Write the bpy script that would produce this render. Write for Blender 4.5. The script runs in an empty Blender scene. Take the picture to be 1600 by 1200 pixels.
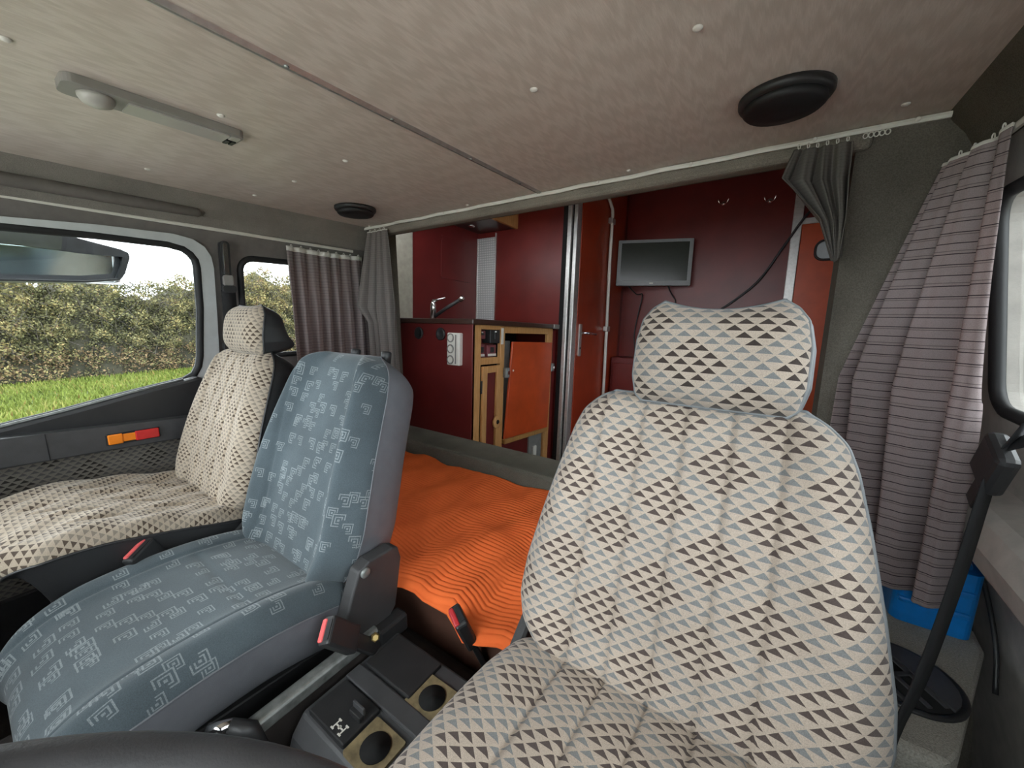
import bpy, bmesh, math, random
import numpy as np
from mathutils import Vector, Matrix
from mathutils.geometry import tessellate_polygon

scene = bpy.context.scene
COL = scene.collection
R = math.radians
# ------------------------------------------------------------------ camera
cam_d = bpy.data.cameras.new('camera'); cam = bpy.data.objects.new('camera', cam_d); COL.objects.link(cam)
cam_d.sensor_width = 36; cam_d.lens = 13.5; cam_d.clip_start = .01; cam_d.clip_end = 400
cam.location = (.673, 0, 1.07); cam.rotation_euler = (R(90 - 10.5), 0, R(34.3))
scene.camera = cam
# ------------------------------------------------------------------ sky (overcast) and exposure
world = bpy.data.worlds.new('overcast_sky'); scene.world = world; world.use_nodes = True
_n = world.node_tree.nodes; _l = world.node_tree.links; _n.clear()
_o = _n.new('ShaderNodeOutputWorld'); _b = _n.new('ShaderNodeBackground'); _g = _n.new('ShaderNodeTexCoord')
_s = _n.new('ShaderNodeSeparateXYZ'); _r = _n.new('ShaderNodeValToRGB')
_r.color_ramp.elements[0].color = (.86, .90, .95, 1); _r.color_ramp.elements[1].color = (1, 1, 1, 1)
_l.new(_g.outputs['Generated'], _s.inputs[0]); _l.new(_s.outputs['Z'], _r.inputs[0])
_l.new(_r.outputs[0], _b.inputs[0]); _b.inputs[1].default_value = 2.0; _l.new(_b.outputs[0], _o.inputs[0])
scene.view_settings.view_transform = 'Standard'; scene.view_settings.look = 'None'
scene.view_settings.gamma = 1; scene.view_settings.use_curve_mapping = False
scene.view_settings.exposure = 2.15

# ------------------------------------------------------------------ node helper
class NT:
    def __init__(s, name, rough=.6, spec=.5):
        s.m = bpy.data.materials.new(name); s.m.use_nodes = True
        s.t = s.m.node_tree; s.n = s.t.nodes; s.l = s.t.links
        s.b = s.n['Principled BSDF']; s.b.inputs['Roughness'].default_value = rough
        s.b.inputs['Specular IOR Level'].default_value = spec
    def node(s, typ, **k):
        x = s.n.new(typ)
        for a, v in k.items(): setattr(x, a, v)
        return x
    def put(s, sock, v):
        if isinstance(v, bpy.types.NodeSocket): s.l.new(v, sock)
        elif v is not None: sock.default_value = v
    def math(s, op, a, b=None, c=None):
        x = s.node('ShaderNodeMath', operation=op); s.put(x.inputs[0], a)
        if b is not None: s.put(x.inputs[1], b)
        if c is not None: s.put(x.inputs[2], c)
        return x.outputs[0]
    def uv(s):
        x = s.node('ShaderNodeSeparateXYZ'); s.l.new(s.node('ShaderNodeTexCoord').outputs['UV'], x.inputs[0])
        return x.outputs[0], x.outputs[1]
    def objco(s, scale=(1, 1, 1)):
        m = s.node('ShaderNodeMapping'); m.inputs['Scale'].default_value = scale
        s.l.new(s.node('ShaderNodeTexCoord').outputs['Object'], m.inputs[0]); return m.outputs[0]
    def noise(s, scale, detail=4, vec=None, rough=.55):
        x = s.node('ShaderNodeTexNoise'); x.inputs['Scale'].default_value = scale; x.inputs['Detail'].default_value = detail
        x.inputs['Roughness'].default_value = rough
        s.l.new(vec if vec is not None else s.objco(), x.inputs['Vector']); return x.outputs['Fac']
    def ramp(s, fac, stops):
        x = s.node('ShaderNodeValToRGB'); e = x.color_ramp.elements
        while len(e) < len(stops): e.new(.5)
        for i, (p, c) in enumerate(stops): e[i].position = p; e[i].color = (*c, 1)
        s.put(x.inputs[0], fac); return x.outputs[0]
    def mix(s, fac, a, b, mode='MIX'):
        x = s.node('ShaderNodeMix', data_type='RGBA', blend_type=mode)
        s.put(x.inputs[0], fac)
        s.put(x.inputs[6], (*a, 1) if isinstance(a, tuple) else a); s.put(x.inputs[7], (*b, 1) if isinstance(b, tuple) else b)
        return x.outputs[2]
    def color(s, c): s.put(s.b.inputs['Base Color'], (*c, 1) if isinstance(c, tuple) else c); return s
    def bump(s, h, strength=.3, dist=.002):
        x = s.node('ShaderNodeBump'); x.inputs['Strength'].default_value = strength; x.inputs['Distance'].default_value = dist
        s.l.new(h, x.inputs['Height']); s.l.new(x.outputs[0], s.b.inputs['Normal']); return s

MAT = {}
def plain(name, c, rough=.5, metal=0, var=.12, scale=30, bump=0, bscale=300, spec=.5):
    t = NT(name, rough, spec)
    lo = tuple(x * (1 - var) for x in c); hi = tuple(min(1, x * (1 + var)) for x in c)
    t.color(t.ramp(t.noise(scale), [(.3, lo), (.7, hi)])); t.b.inputs['Metallic'].default_value = metal
    if bump: t.bump(t.noise(bscale, 2), bump, .001)
    MAT[name] = t.m; return t
def carpet(name, c, var=.25):
    t = NT(name, .95, .1); f = t.noise(420, 3); g = t.noise(9, 4)
    lo = tuple(x * (1 - var) for x in c); hi = tuple(x * (1 + var) for x in c)
    a = t.ramp(f, [(.3, lo), (.7, hi)]); b = t.ramp(g, [(.3, (.82, .82, .82)), (.7, (1.08, 1.08, 1.08))])
    t.color(t.mix(1, a, b, 'MULTIPLY')); t.bump(f, .6, .003); MAT[name] = t.m
def wood(name, c1, c2, sc=(30, 30, 2.5), rough=.5, k=6):
    t = NT(name, rough); f = t.noise(k, 5, t.objco(sc)); t.color(t.ramp(f, [(.3, c1), (.7, c2)])); t.bump(f, .12, .001); MAT[name] = t.m
def triangles(name, beige, grey, dark, sx=.0235, sy=.0118, d=4, per=7):
    t = NT(name, .92, .15); u, v = t.uv()
    U = t.math('DIVIDE', u, sx); V = t.math('DIVIDE', v, sy)
    H = t.math('MULTIPLY', V, .5); p = t.math('ADD', U, H); q = t.math('SUBTRACT', U, H)
    P = t.math('FLOOR', p); Q = t.math('FLOOR', q); fp = t.math('FRACT', p); fq = t.math('FRACT', q)
    tri = t.math('MULTIPLY', t.math('GREATER_THAN', t.math('SUBTRACT', fp, fq), .07), t.math('MULTIPLY', t.math('LESS_THAN', fp, .95), t.math('GREATER_THAN', fq, .05)))
    mp = t.math('LESS_THAN', t.math('FLOORED_MODULO', P, per), d - .5); mq = t.math('LESS_THAN', t.math('FLOORED_MODULO', Q, per), d - .5)
    dk = t.math('MULTIPLY', mp, mq)
    fine = t.noise(900, 2)
    col = t.mix(tri, beige, t.mix(dk, grey, dark))
    col = t.mix(1, col, t.ramp(fine, [(.25, (.72, .72, .72)), (.7, (1.1, 1.1, 1.1))]), 'MULTIPLY')
    col = t.mix(1, col, t.ramp(t.noise(6, 3), [(.3, (.86, .86, .86)), (.7, (1.05, 1.05, 1.05))]), 'MULTIPLY')
    t.color(col); t.bump(fine, .35, .001)
    t.b.inputs['Sheen Weight'].default_value = .15
    MAT[name] = t.m
def blue_cloth(name, base, line):
    t = NT(name, .92, .15); u, v = t.uv()
    mask = None
    for (ou, ov, cell, seed, keep) in ((0, 0, .036, 1.3, .42), (.021, .017, .043, 7.7, .42)):
        U = t.math('DIVIDE', t.math('ADD', u, ou), cell); V = t.math('DIVIDE', t.math('ADD', v, ov), cell)
        cu = t.math('FLOOR', U); cv = t.math('FLOOR', V)
        cx = t.node('ShaderNodeCombineXYZ'); t.l.new(cu, cx.inputs[0]); t.l.new(cv, cx.inputs[1]); cx.inputs[2].default_value = seed
        w = t.node('ShaderNodeTexWhiteNoise', noise_dimensions='3D'); t.l.new(cx.outputs[0], w.inputs['Vector'])
        sp = t.node('ShaderNodeSeparateColor'); t.l.new(w.outputs['Color'], sp.inputs[0])
        r1, r2, r3 = sp.outputs
        x = t.math('SUBTRACT', t.math('SUBTRACT', t.math('FRACT', U), .5), t.math('MULTIPLY', t.math('SUBTRACT', r1, .5), .3))
        y = t.math('SUBTRACT', t.math('SUBTRACT', t.math('FRACT', V), .5), t.math('MULTIPLY', t.math('SUBTRACT', r2, .5), .3))
        dd = t.math('MAXIMUM', t.math('ABSOLUTE', x), t.math('ABSOLUTE', y))
        ring = t.math('MULTIPLY', t.math('LESS_THAN', t.math('FRACT', t.math('DIVIDE', dd, .125)), .42), t.math('LESS_THAN', dd, .33))
        sg = t.math('SUBTRACT', t.math('MULTIPLY', t.math('GREATER_THAN', r3, .5), 2), 1)
        cut = t.math('MULTIPLY', t.math('GREATER_THAN', t.math('MULTIPLY', x, sg), .06), t.math('LESS_THAN', y, .02))
        ring = t.math('MULTIPLY', ring, t.math('SUBTRACT', 1, cut))
        ring = t.math('MULTIPLY', ring, t.math('LESS_THAN', w.outputs['Value'], keep))
        mask = ring if mask is None else t.math('MAXIMUM', mask, ring)
    fine = t.noise(700, 2)
    wear = t.ramp(t.noise(5, 3), [(.35, (.75, .75, .75)), (.7, (1.15, 1.15, 1.15))])
    mask = t.math('MULTIPLY', mask, t.math('MULTIPLY_ADD', fine, .8, .25))
    col = t.mix(mask, base, line)
    col = t.mix(1, col, t.ramp(fine, [(.25, (.75, .75, .75)), (.75, (1.15, 1.15, 1.15))]), 'MULTIPLY')
    t.color(t.mix(1, col, wear, 'MULTIPLY')); t.bump(fine, .3, .001); t.b.inputs['Sheen Weight'].default_value = .2
    MAT[name] = t.m
def curtain_cloth(name, c, line, pitch=.018):
    t = NT(name, .9, .1); u, v = t.uv()
    f = t.math('FRACT', t.math('DIVIDE', v, pitch)); a = t.math('LESS_THAN', f, .09)
    g = t.math('MULTIPLY', t.math('LESS_THAN', t.math('ABSOLUTE', t.math('SUBTRACT', t.math('FRACT', t.math('DIVIDE', v, pitch * 1.5)), .5)), .03), .5)
    fine = t.noise(800, 2)
    col = t.mix(t.math('MAXIMUM', a, g), c, line)
    col = t.mix(1, col, t.ramp(fine, [(.3, (.85, .85, .85)), (.7, (1.1, 1.1, 1.1))]), 'MULTIPLY')
    t.color(col)
    tr = t.node('ShaderNodeBsdfTranslucent'); t.l.new(t.mix(1, col, (1, .8, .72), 'MULTIPLY'), tr.inputs[0])
    mx = t.node('ShaderNodeMixShader'); mx.inputs[0].default_value = .3
    out = t.n['Material Output']; t.l.new(t.b.outputs[0], mx.inputs[1]); t.l.new(tr.outputs[0], mx.inputs[2]); t.l.new(mx.outputs[0], out.inputs[0])
    MAT[name] = t.m
def glass(name, tint=(.93, .96, .96), refl=.04):
    t = NT(name); a = t.node('ShaderNodeBsdfTransparent'); a.inputs[0].default_value = (*tint, 1)
    g = t.node('ShaderNodeBsdfGlossy'); g.inputs['Roughness'].default_value = .02
    mx = t.node('ShaderNodeMixShader'); fr = t.node('ShaderNodeFresnel'); fr.inputs[0].default_value = 1.3
    t.l.new(fr.outputs[0], mx.inputs[0]); t.l.new(a.outputs[0], mx.inputs[1]); t.l.new(g.outputs[0], mx.inputs[2])
    t.l.new(mx.outputs[0], t.n['Material Output'].inputs[0]); MAT[name] = t.m

triangles('seat_cloth', (.375, .308, .25), (.17, .17, .17), (.07, .052, .046), .0238, .0098, 4, 6)
triangles('headrest_cloth', (.37, .305, .25), (.155, .157, .158), (.042, .031, .027), .0238, .0092, 4, 6)
triangles('worn_cloth', (.40, .33, .255), (.225, .19, .155), (.085, .062, .046), .0185, .0092, 4, 6)
triangles('door_cloth', (.20, .18, .155), (.10, .095, .09), (.035, .03, .026), .021, .0105)
blue_cloth('blue_cloth', (.074, .094, .106), (.26, .29, .30))
curtain_cloth('curtain_cloth', (.36, .30, .30), (.06, .045, .05))
curtain_cloth('curtain_cloth_dark', (.24, .215, .20), (.15, .13, .125), .009)
curtain_cloth('curtain_cloth_left', (.29, .245, .24), (.14, .11, .11), .012)
curtain_cloth('curtain_cloth_grey', (.17, .155, .14), (.13, .12, .11), .007)
glass('window_glass')
plain('tape_white', (.62, .60, .55), .8)
plain('black_vinyl', (.02, .02, .021), .42, bump=.25, bscale=500)
plain('grey_vinyl', (.115, .119, .131), .5, bump=.2, bscale=600, var=.08)
plain('piping_grey', (.15, .158, .165), .5)
plain('black_plastic', (.02, .02, .021), .45, bump=.2, bscale=700)
plain('dark_plastic', (.035, .034, .035), .5, bump=.25, bscale=500)
plain('charcoal_plastic', (.055, .055, .058), .42, bump=.2, bscale=600)
plain('grille_black', (.006, .006, .007), .6)
plain('buckle_pink', (.75, .12, .12), .4, var=.05)
plain('buckle_red', (.45, .03, .035), .35, var=.05)
plain('white_plastic', (.70, .68, .62), .45, var=.05)
plain('lamp_grey', (.24, .225, .21), .5, var=.06)
plain('lens_frost', (.42, .40, .37), .35, var=.05)
plain('screw_white', (.72, .69, .64), .4, var=.05)
plain('aluminium', (.55, .54, .52), .38, metal=.7, var=.12, scale=60)
plain('dull_metal', (.24, .25, .24), .5, metal=.6, var=.3, scale=50)
plain('chrome', (.8, .8, .8), .12, metal=1, var=.03)
plain('brass', (.55, .40, .16), .35, metal=.8)
plain('door_paint', (.48, .50, .50), .35, var=.06)
plain('webbing', (.010, .010, .011), .85, bump=.3, bscale=900)
plain('porthole_daylight', (.50, .54, .55), .15, var=.05)  # opaque pale pane: daylight behind the porthole is put into its colour
plain('rubber', (.008, .008, .009), .6)
plain('pillar_grey', (.155, .14, .13), .75, var=.12, bump=.3)
plain('sill_beige', (.42, .395, .36), .7, var=.12, bump=.3)
plain('amber_lens', (.85, .24, .02), .2, var=.08)
plain('red_lens', (.55, .03, .03), .2, var=.08)
plain('red_laminate', (.135, .011, .008), .38, var=.18, scale=6)
plain('maroon_laminate', (.13, .014, .013), .4, var=.15, scale=6)
plain('orange_laminate', (.47, .062, .012), .38, var=.14, scale=10)
plain('door_laminate', (.29, .032, .009), .38, var=.15, scale=7)
plain('beige_wall', (.36, .34, .28), .7)
plain('worktop_dark', (.045, .022, .016), .3, var=.2)
plain('fridge_grey', (.20, .20, .19), .5)
plain('void_black', (.004, .004, .004), .9)
plain('blue_plastic', (.005, .16, .48), .32, var=.15)
plain('tv_bezel', (.24, .25, .25), .45, var=.05)
plain('tv_screen', (.035, .04, .032), .22, var=.04)
plain('switch_purple', (.20, .05, .06), .5)
plain('cork', (.19, .145, .075), .8, var=.35, scale=60)
plain('floor_rubber', (.028, .022, .02), .8, var=.5, scale=18, bump=.4, bscale=200)
carpet('carpet_grey', (.23, .205, .17)); carpet('carpet_dark', (.118, .106, .088)); carpet('carpet_roof', (.25, .23, .21), .12)
carpet('carpet_beige', (.33, .31, .27)); carpet('carpet_ledge', (.15, .145, .12))
wood('oak', (.42, .20, .06), (.62, .34, .13)); wood('oak_dark', (.30, .15, .045), (.45, .24, .07))
plain('skirt_brown', (.10, .045, .03), .6)
t = NT('cord_orange', .9, .1); u, v = t.uv()
t.color(t.mix(t.math('MULTIPLY', t.noise(14, 4), .8), (.92, .19, .05), (.64, .105, .026))); t.bump(t.noise(500, 2), .3, .001); MAT['cord_orange'] = t.m
t = NT('ceiling_ply', .34, .45)
gr = t.noise(5, 6, t.objco((9, .8, 1)), .6)
wv = t.node('ShaderNodeTexWave', wave_type='RINGS'); wv.inputs['Scale'].default_value = 9; wv.inputs['Distortion'].default_value = 9; wv.inputs['Detail'].default_value = 3; wv.inputs['Detail Scale'].default_value = 1.2
t.l.new(t.objco((5.5, .45, 1)), wv.inputs['Vector'])
fib = t.noise(60, 3, t.objco((14, 1, 1)))
t.color(t.mix(t.math('MULTIPLY', wv.outputs['Fac'], .5), t.ramp(fib, [(.3, (.58, .505, .445)), (.7, (.68, .60, .535))]), (.48, .405, .345)))
t.bump(t.math('ADD', t.math('MULTIPLY', wv.outputs['Fac'], .6), fib), .25, .002); t.l.new(t.ramp(gr, [(.3, (.28,) * 3), (.7, (.5,) * 3)]), t.b.inputs['Roughness']); MAT['ceiling_ply'] = t.m
t = NT('checker_plate', .3); t.b.inputs['Metallic'].default_value = .25
u, v = t.uv(); a = t.math('SINE', t.math('MULTIPLY', t.math('ADD', u, v), 200)); b = t.math('SINE', t.math('MULTIPLY', t.math('SUBTRACT', u, v), 200))
h = t.math('GREATER_THAN', t.math('MULTIPLY', a, b), .25)
t.color(t.mix(h, (.5, .51, .5), (.75, .75, .73))); t.bump(h, .6, .002); MAT['checker_plate'] = t.m
def leafmat(name, stops):
    t = NT(name, .75, .2); i = t.node('ShaderNodeAttribute', attribute_name='tone')
    t.color(t.ramp(i.outputs['Fac'], stops)); MAT[name] = t.m
leafmat('hedge_leaf', [(0, (.045, .047, .024)), (.35, (.10, .10, .045)), (.6, (.175, .155, .068)), (.8, (.23, .18, .072)), (1, (.15, .095, .06))])
leafmat('grass_blade', [(0, (.06, .085, .012)), (.6, (.115, .145, .025)), (.9, (.17, .165, .045)), (1, (.15, .09, .03))])
plain('gravel', (.42, .40, .37), .9, var=.3, scale=40)  # pale colour of the added strip that bounces light into the cab
plain('twig', (.05, .042, .034), .8); plain('soil_grass', (.06, .085, .015), .95, var=.4, scale=2)
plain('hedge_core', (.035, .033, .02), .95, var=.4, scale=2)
plain('mirror_glass', (.62, .66, .70), .12, metal=1, var=.02)
plain('mirror_shell', (.013, .014, .016), .45, var=.4, scale=25)

# ------------------------------------------------------------------ mesh builder
class MB:
    def __init__(s): s.v = []; s.f = []; s.uv = None
    def add(s, vs, fs):
        o = len(s.v); s.v += [tuple(x) for x in vs]; s.f += [tuple(i + o for i in q) for q in fs]; return s
    def box(s, x0, x1, y0, y1, z0, z1, M=None):
        vs = [Vector((x, y, z)) for z in (z0, z1) for y in (y0, y1) for x in (x0, x1)]
        if M is not None: vs = [M @ q for q in vs]
        return s.add(vs, [(0, 2, 3, 1), (4, 5, 7, 6), (0, 1, 5, 4), (1, 3, 7, 5), (3, 2, 6, 7), (2, 0, 4, 6)])
    def tube(s, pts, rad, n=10, closed=False, flat=None):
        pts = [Vector(p) for p in pts]; N = len(pts); o = len(s.v); up = None
        for i, p in enumerate(pts):
            a = pts[(i - 1) % N] if (closed or i) else p; b = pts[(i + 1) % N] if (closed or i < N - 1) else p
            t = (b - a).normalized()
            if up is None:
                up = Vector((0, 0, 1)) if abs(t.z) < .9 else Vector((1, 0, 0))
            sd = t.cross(up).normalized(); up = sd.cross(t).normalized()
            r = rad[i] if hasattr(rad, '__len__') else rad
            ru = r if flat is None else flat
            for k in range(n):
                w = 2 * math.pi * k / n; s.v.append(tuple(p + sd * math.cos(w) * r + up * math.sin(w) * ru))
        for i in range(N if closed else N - 1):
            j = (i + 1) % N
            for k in range(n):
                l = (k + 1) % n; s.f.append((o + i * n + k, o + i * n + l, o + j * n + l, o + j * n + k))
        if not closed:
            s.f.append(tuple(o + k for k in range(n))[::-1]); s.f.append(tuple(o + (N - 1) * n + k for k in range(n)))
        return s
    def lathe(s, prof, M, n=28):
        o = len(s.v)
        for (r, h) in prof:
            for k in range(n):
                w = 2 * math.pi * k / n; s.v.append(tuple(M @ Vector((r * math.cos(w), r * math.sin(w), h))))
        for i in range(len(prof) - 1):
            for k in range(n):
                l = (k + 1) % n; s.f.append((o + i * n + k, o + i * n + l, o + (i + 1) * n + l, o + (i + 1) * n + k))
        s.f.append(tuple(o + k for k in range(n))[::-1]); s.f.append(tuple(o + (len(prof) - 1) * n + k for k in range(n)))
        return s
    def prism(s, poly, a, b, fn, holes=()):
        """poly in 2D, extruded between depths a and b; fn(p, q, depth) -> 3D"""
        loops = [list(poly)] + [list(h) for h in holes]
        flat = [p for l in loops for p in l]; N = len(flat)
        tris = tessellate_polygon([[Vector((p[0], p[1], 0)) for p in l] for l in loops])
        o = len(s.v)
        s.v += [tuple(fn(p[0], p[1], a)) for p in flat] + [tuple(fn(p[0], p[1], b)) for p in flat]
        for q in tris: s.f.append(tuple(o + i for i in q)); s.f.append(tuple(o + N + i for i in reversed(q)))
        k = 0
        for l in loops:
            m = len(l)
            for i in range(m):
                j = (i + 1) % m; s.f.append((o + k + i, o + k + j, o + N + k + j, o + N + k + i))
            k += m
        return s
    def grid(s, P, closed_u=False):
        """P[i][j] 3D points"""
        o = len(s.v); n = len(P); m = len(P[0])
        for row in P: s.v += [tuple(q) for q in row]
        for i in range(n - 1):
            for j in range(m - 1 if not closed_u else m):
                k = (j + 1) % m; s.f.append((o + i * m + j, o + i * m + k, o + (i + 1) * m + k, o + (i + 1) * m + j))
        return s

ORG = {}
XF = [Matrix.Identity(4)]
def thing(name, label, cat, loc=(0, 0, 0), group=None, kind=None):
    o = bpy.data.objects.new(name, None); o.empty_display_size = .05; COL.objects.link(o)
    o.matrix_world = XF[0] @ Matrix.Translation(loc); ORG[o.name] = Vector(loc)
    return tag(o, label, cat, group, kind)
def tag(o, label=None, cat=None, group=None, kind=None):
    if label: o['label'] = label
    if cat: o['category'] = cat
    if group: o['group'] = group
    if kind: o['kind'] = kind
    return o
def obj(name, mb, mat, parent=None, smooth=False, bevel=0, subsurf=0, solid=0, loc=None, seg=2):
    vs = [Vector(v) for v in mb.v]
    if parent is not None: org = ORG[parent.name]
    elif loc is not None: org = Vector(loc)
    else:
        a = np.array([tuple(v) for v in vs]); lo, hi = a.min(0), a.max(0); org = Vector(((lo[0] + hi[0]) / 2, (lo[1] + hi[1]) / 2, lo[2]))
    me = bpy.data.meshes.new(name); me.from_pydata([tuple(v - org) for v in vs], [], mb.f)
    if mb.uv is not None:
        l = me.uv_layers.new(name='UVMap'); idx = np.zeros(len(me.loops), dtype=np.int32); me.loops.foreach_get('vertex_index', idx)
        l.data.foreach_set('uv', np.asarray(mb.uv, dtype=np.float32)[idx].ravel())
    bm = bmesh.new(); bm.from_mesh(me); bmesh.ops.recalc_face_normals(bm, faces=bm.faces); bm.to_mesh(me); bm.free()
    if smooth: me.shade_smooth()
    me.materials.append(MAT[mat]); o = bpy.data.objects.new(name, me); COL.objects.link(o)
    ORG[o.name] = org
    if parent is not None: o.parent = parent
    else: o.matrix_world = XF[0] @ Matrix.Translation(org)
    if solid: m = o.modifiers.new('solid', 'SOLIDIFY'); m.thickness = solid; m.offset = 0
    if bevel: m = o.modifiers.new('bevel', 'BEVEL'); m.width = bevel; m.segments = seg; m.limit_method = 'ANGLE'; m.angle_limit = R(40); m.harden_normals = False
    if subsurf: m = o.modifiers.new('sub', 'SUBSURF'); m.levels = subsurf; m.render_levels = subsurf
    return o
def struct(name, mb, mat, label, cat, parent=None, **k):
    o = obj(name, mb, mat, parent, **k)
    if parent is None: tag(o, label, cat, kind='structure')
    return o
def rrect(a0, a1, b0, b1, r, n=5):
    out = []
    for (cx, cy, s) in ((a1 - r, b1 - r, 0), (a0 + r, b1 - r, 90), (a0 + r, b0 + r, 180), (a1 - r, b0 + r, 270)):
        for i in range(n + 1):
            w = R(s + 90 * i / n); out.append((cx + r * math.cos(w), cy + r * math.sin(w)))
    return out
def spline(pts, n):
    """Catmull-Rom through nD points"""
    P = np.array(pts, float); P = np.vstack([2 * P[0] - P[1], P, 2 * P[-1] - P[-2]]); m = len(P) - 3; out = []
    for i in range(n):
        t = i / (n - 1) * m; k = min(int(t), m - 1); t -= k
        a, b, c, d = P[k:k + 4]
        out.append(.5 * ((2 * b) + (c - a) * t + (2 * a - 5 * b + 4 * c - d) * t * t + (3 * b - a - 3 * c + d) * t ** 3))
    return out
def offset_loop(poly, d):
    n = len(poly); out = []
    area = sum(poly[i][0] * poly[(i + 1) % n][1] - poly[(i + 1) % n][0] * poly[i][1] for i in range(n))
    sg = 1 if area > 0 else -1
    for i in range(n):
        a, b, c = Vector(poly[i - 1]), Vector(poly[i]), Vector(poly[(i + 1) % n])
        t = ((b - a).normalized() + (c - b).normalized()).normalized(); nrm = Vector((t.y, -t.x)) * sg
        out.append(tuple(b + nrm * d))
    return out
def T(x, y, z): return Matrix.Translation((x, y, z))
def RX(a): return Matrix.Rotation(R(a), 4, 'X')
def RY(a): return Matrix.Rotation(R(a), 4, 'Y')
def RZ(a): return Matrix.Rotation(R(a), 4, 'Z')
fXY = lambda p, q, d: (p, q, d)
fXZ = lambda p, q, d: (p, d, q)
fYZ = lambda p, q, d: (d, p, q)

# ================================================================== CAB SHELL
rng = random.Random(4)
def side(s):
    return lambda p, q, d: (s * (.97 + (1.28 - q) * .14 + d), p, q)
fl = MB().box(-1.22, 1.22, -.5, 1.3, -.03, 0)
struct('floor', fl, 'floor_rubber', 'dark rubber cab floor under the seats', 'floor')
ceil = thing('ceiling', 'pale wood-grain plywood cab ceiling in two panels', 'ceiling', (0, .3, 1.45), kind='structure')
for x0, x1 in ((-.93, -.004), (.004, .93)):
    pn = obj('ceiling_panel', MB().box(x0, x1, -.5, 1.16, 1.45, 1.462), 'ceiling_ply', ceil, bevel=.001)
    caps = [(a, b) for a, b in ((.543, .637), (.284, .637), (.828, 1.065), (-.275, .639), (-.54, .645), (-.767, .373), (-.788, .642), (-.266, .11), (-.267, .368),
            (.298, 1.111), (-.286, 1.122), (-.867, 1.135), (.543, .12), (.284, .12), (.80, .637), (.80, .12), (-.767, .1)) if x0 < a < x1]
    for a, b in caps:
        obj('screw_cap', MB().lathe([(.0068, 0), (.0068, .0012), (.005, .003), (.002, .004)], T(a, b, 1.45) @ RX(180), 12), 'screw_white', pn, smooth=True)
tr = thing('trim_1', 'long pale joint strip down the middle of the ceiling', 'trim', (0, .3, 1.445), kind='structure')
obj('strip', MB().prism([(-.011, 1.4485), (-.004, 1.4445), (-.002, 1.4445), (-.002, 1.4475), (.002, 1.4475), (.002, 1.4445), (.004, 1.4445), (.011, 1.4485)], -.5, 1.14, fXZ), 'aluminium', tr)
for y in (.16, .36, .56, .8, 1.02):
    obj('screw', MB().lathe([(.0045, 0), (.0035, .002)], T(.0045, y, 1.445) @ RX(180), 10), 'dull_metal', tr)
for s, nm, lb in ((-1, 'trim_2', 'grey felt roof edge above the passenger door'), (1, 'trim_3', 'grey felt roof edge above the driver side curtain')):
    sec = [(s * .905, 1.451), (s * .915, 1.435), (s * .935, 1.41), (s * .948, 1.385), (s * .955, 1.355), (s * 1.1, 1.355), (s * 1.1, 1.47), (s * .905, 1.47)]
    struct(nm, MB().prism(sec, -.5, 1.17, fXZ), 'carpet_roof' if s < 0 else 'carpet_dark', lb, 'roof trim', bevel=.004)  # driver-side edge takes the darker carpet: its shade is put into the colour
pd = MB().tube([(-.945 + .004 * i / 8, -.45 + .985 * i / 8, 1.399 - .004 * i / 8) for i in range(9)], [.017] * 7 + [.0165, .013], 14)
tag(obj('roof_edge_pad', pd, 'pillar_grey', smooth=True, bevel=.006), 'long grey rounded pad along roof edge above passenger window', 'roof pad')

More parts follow.
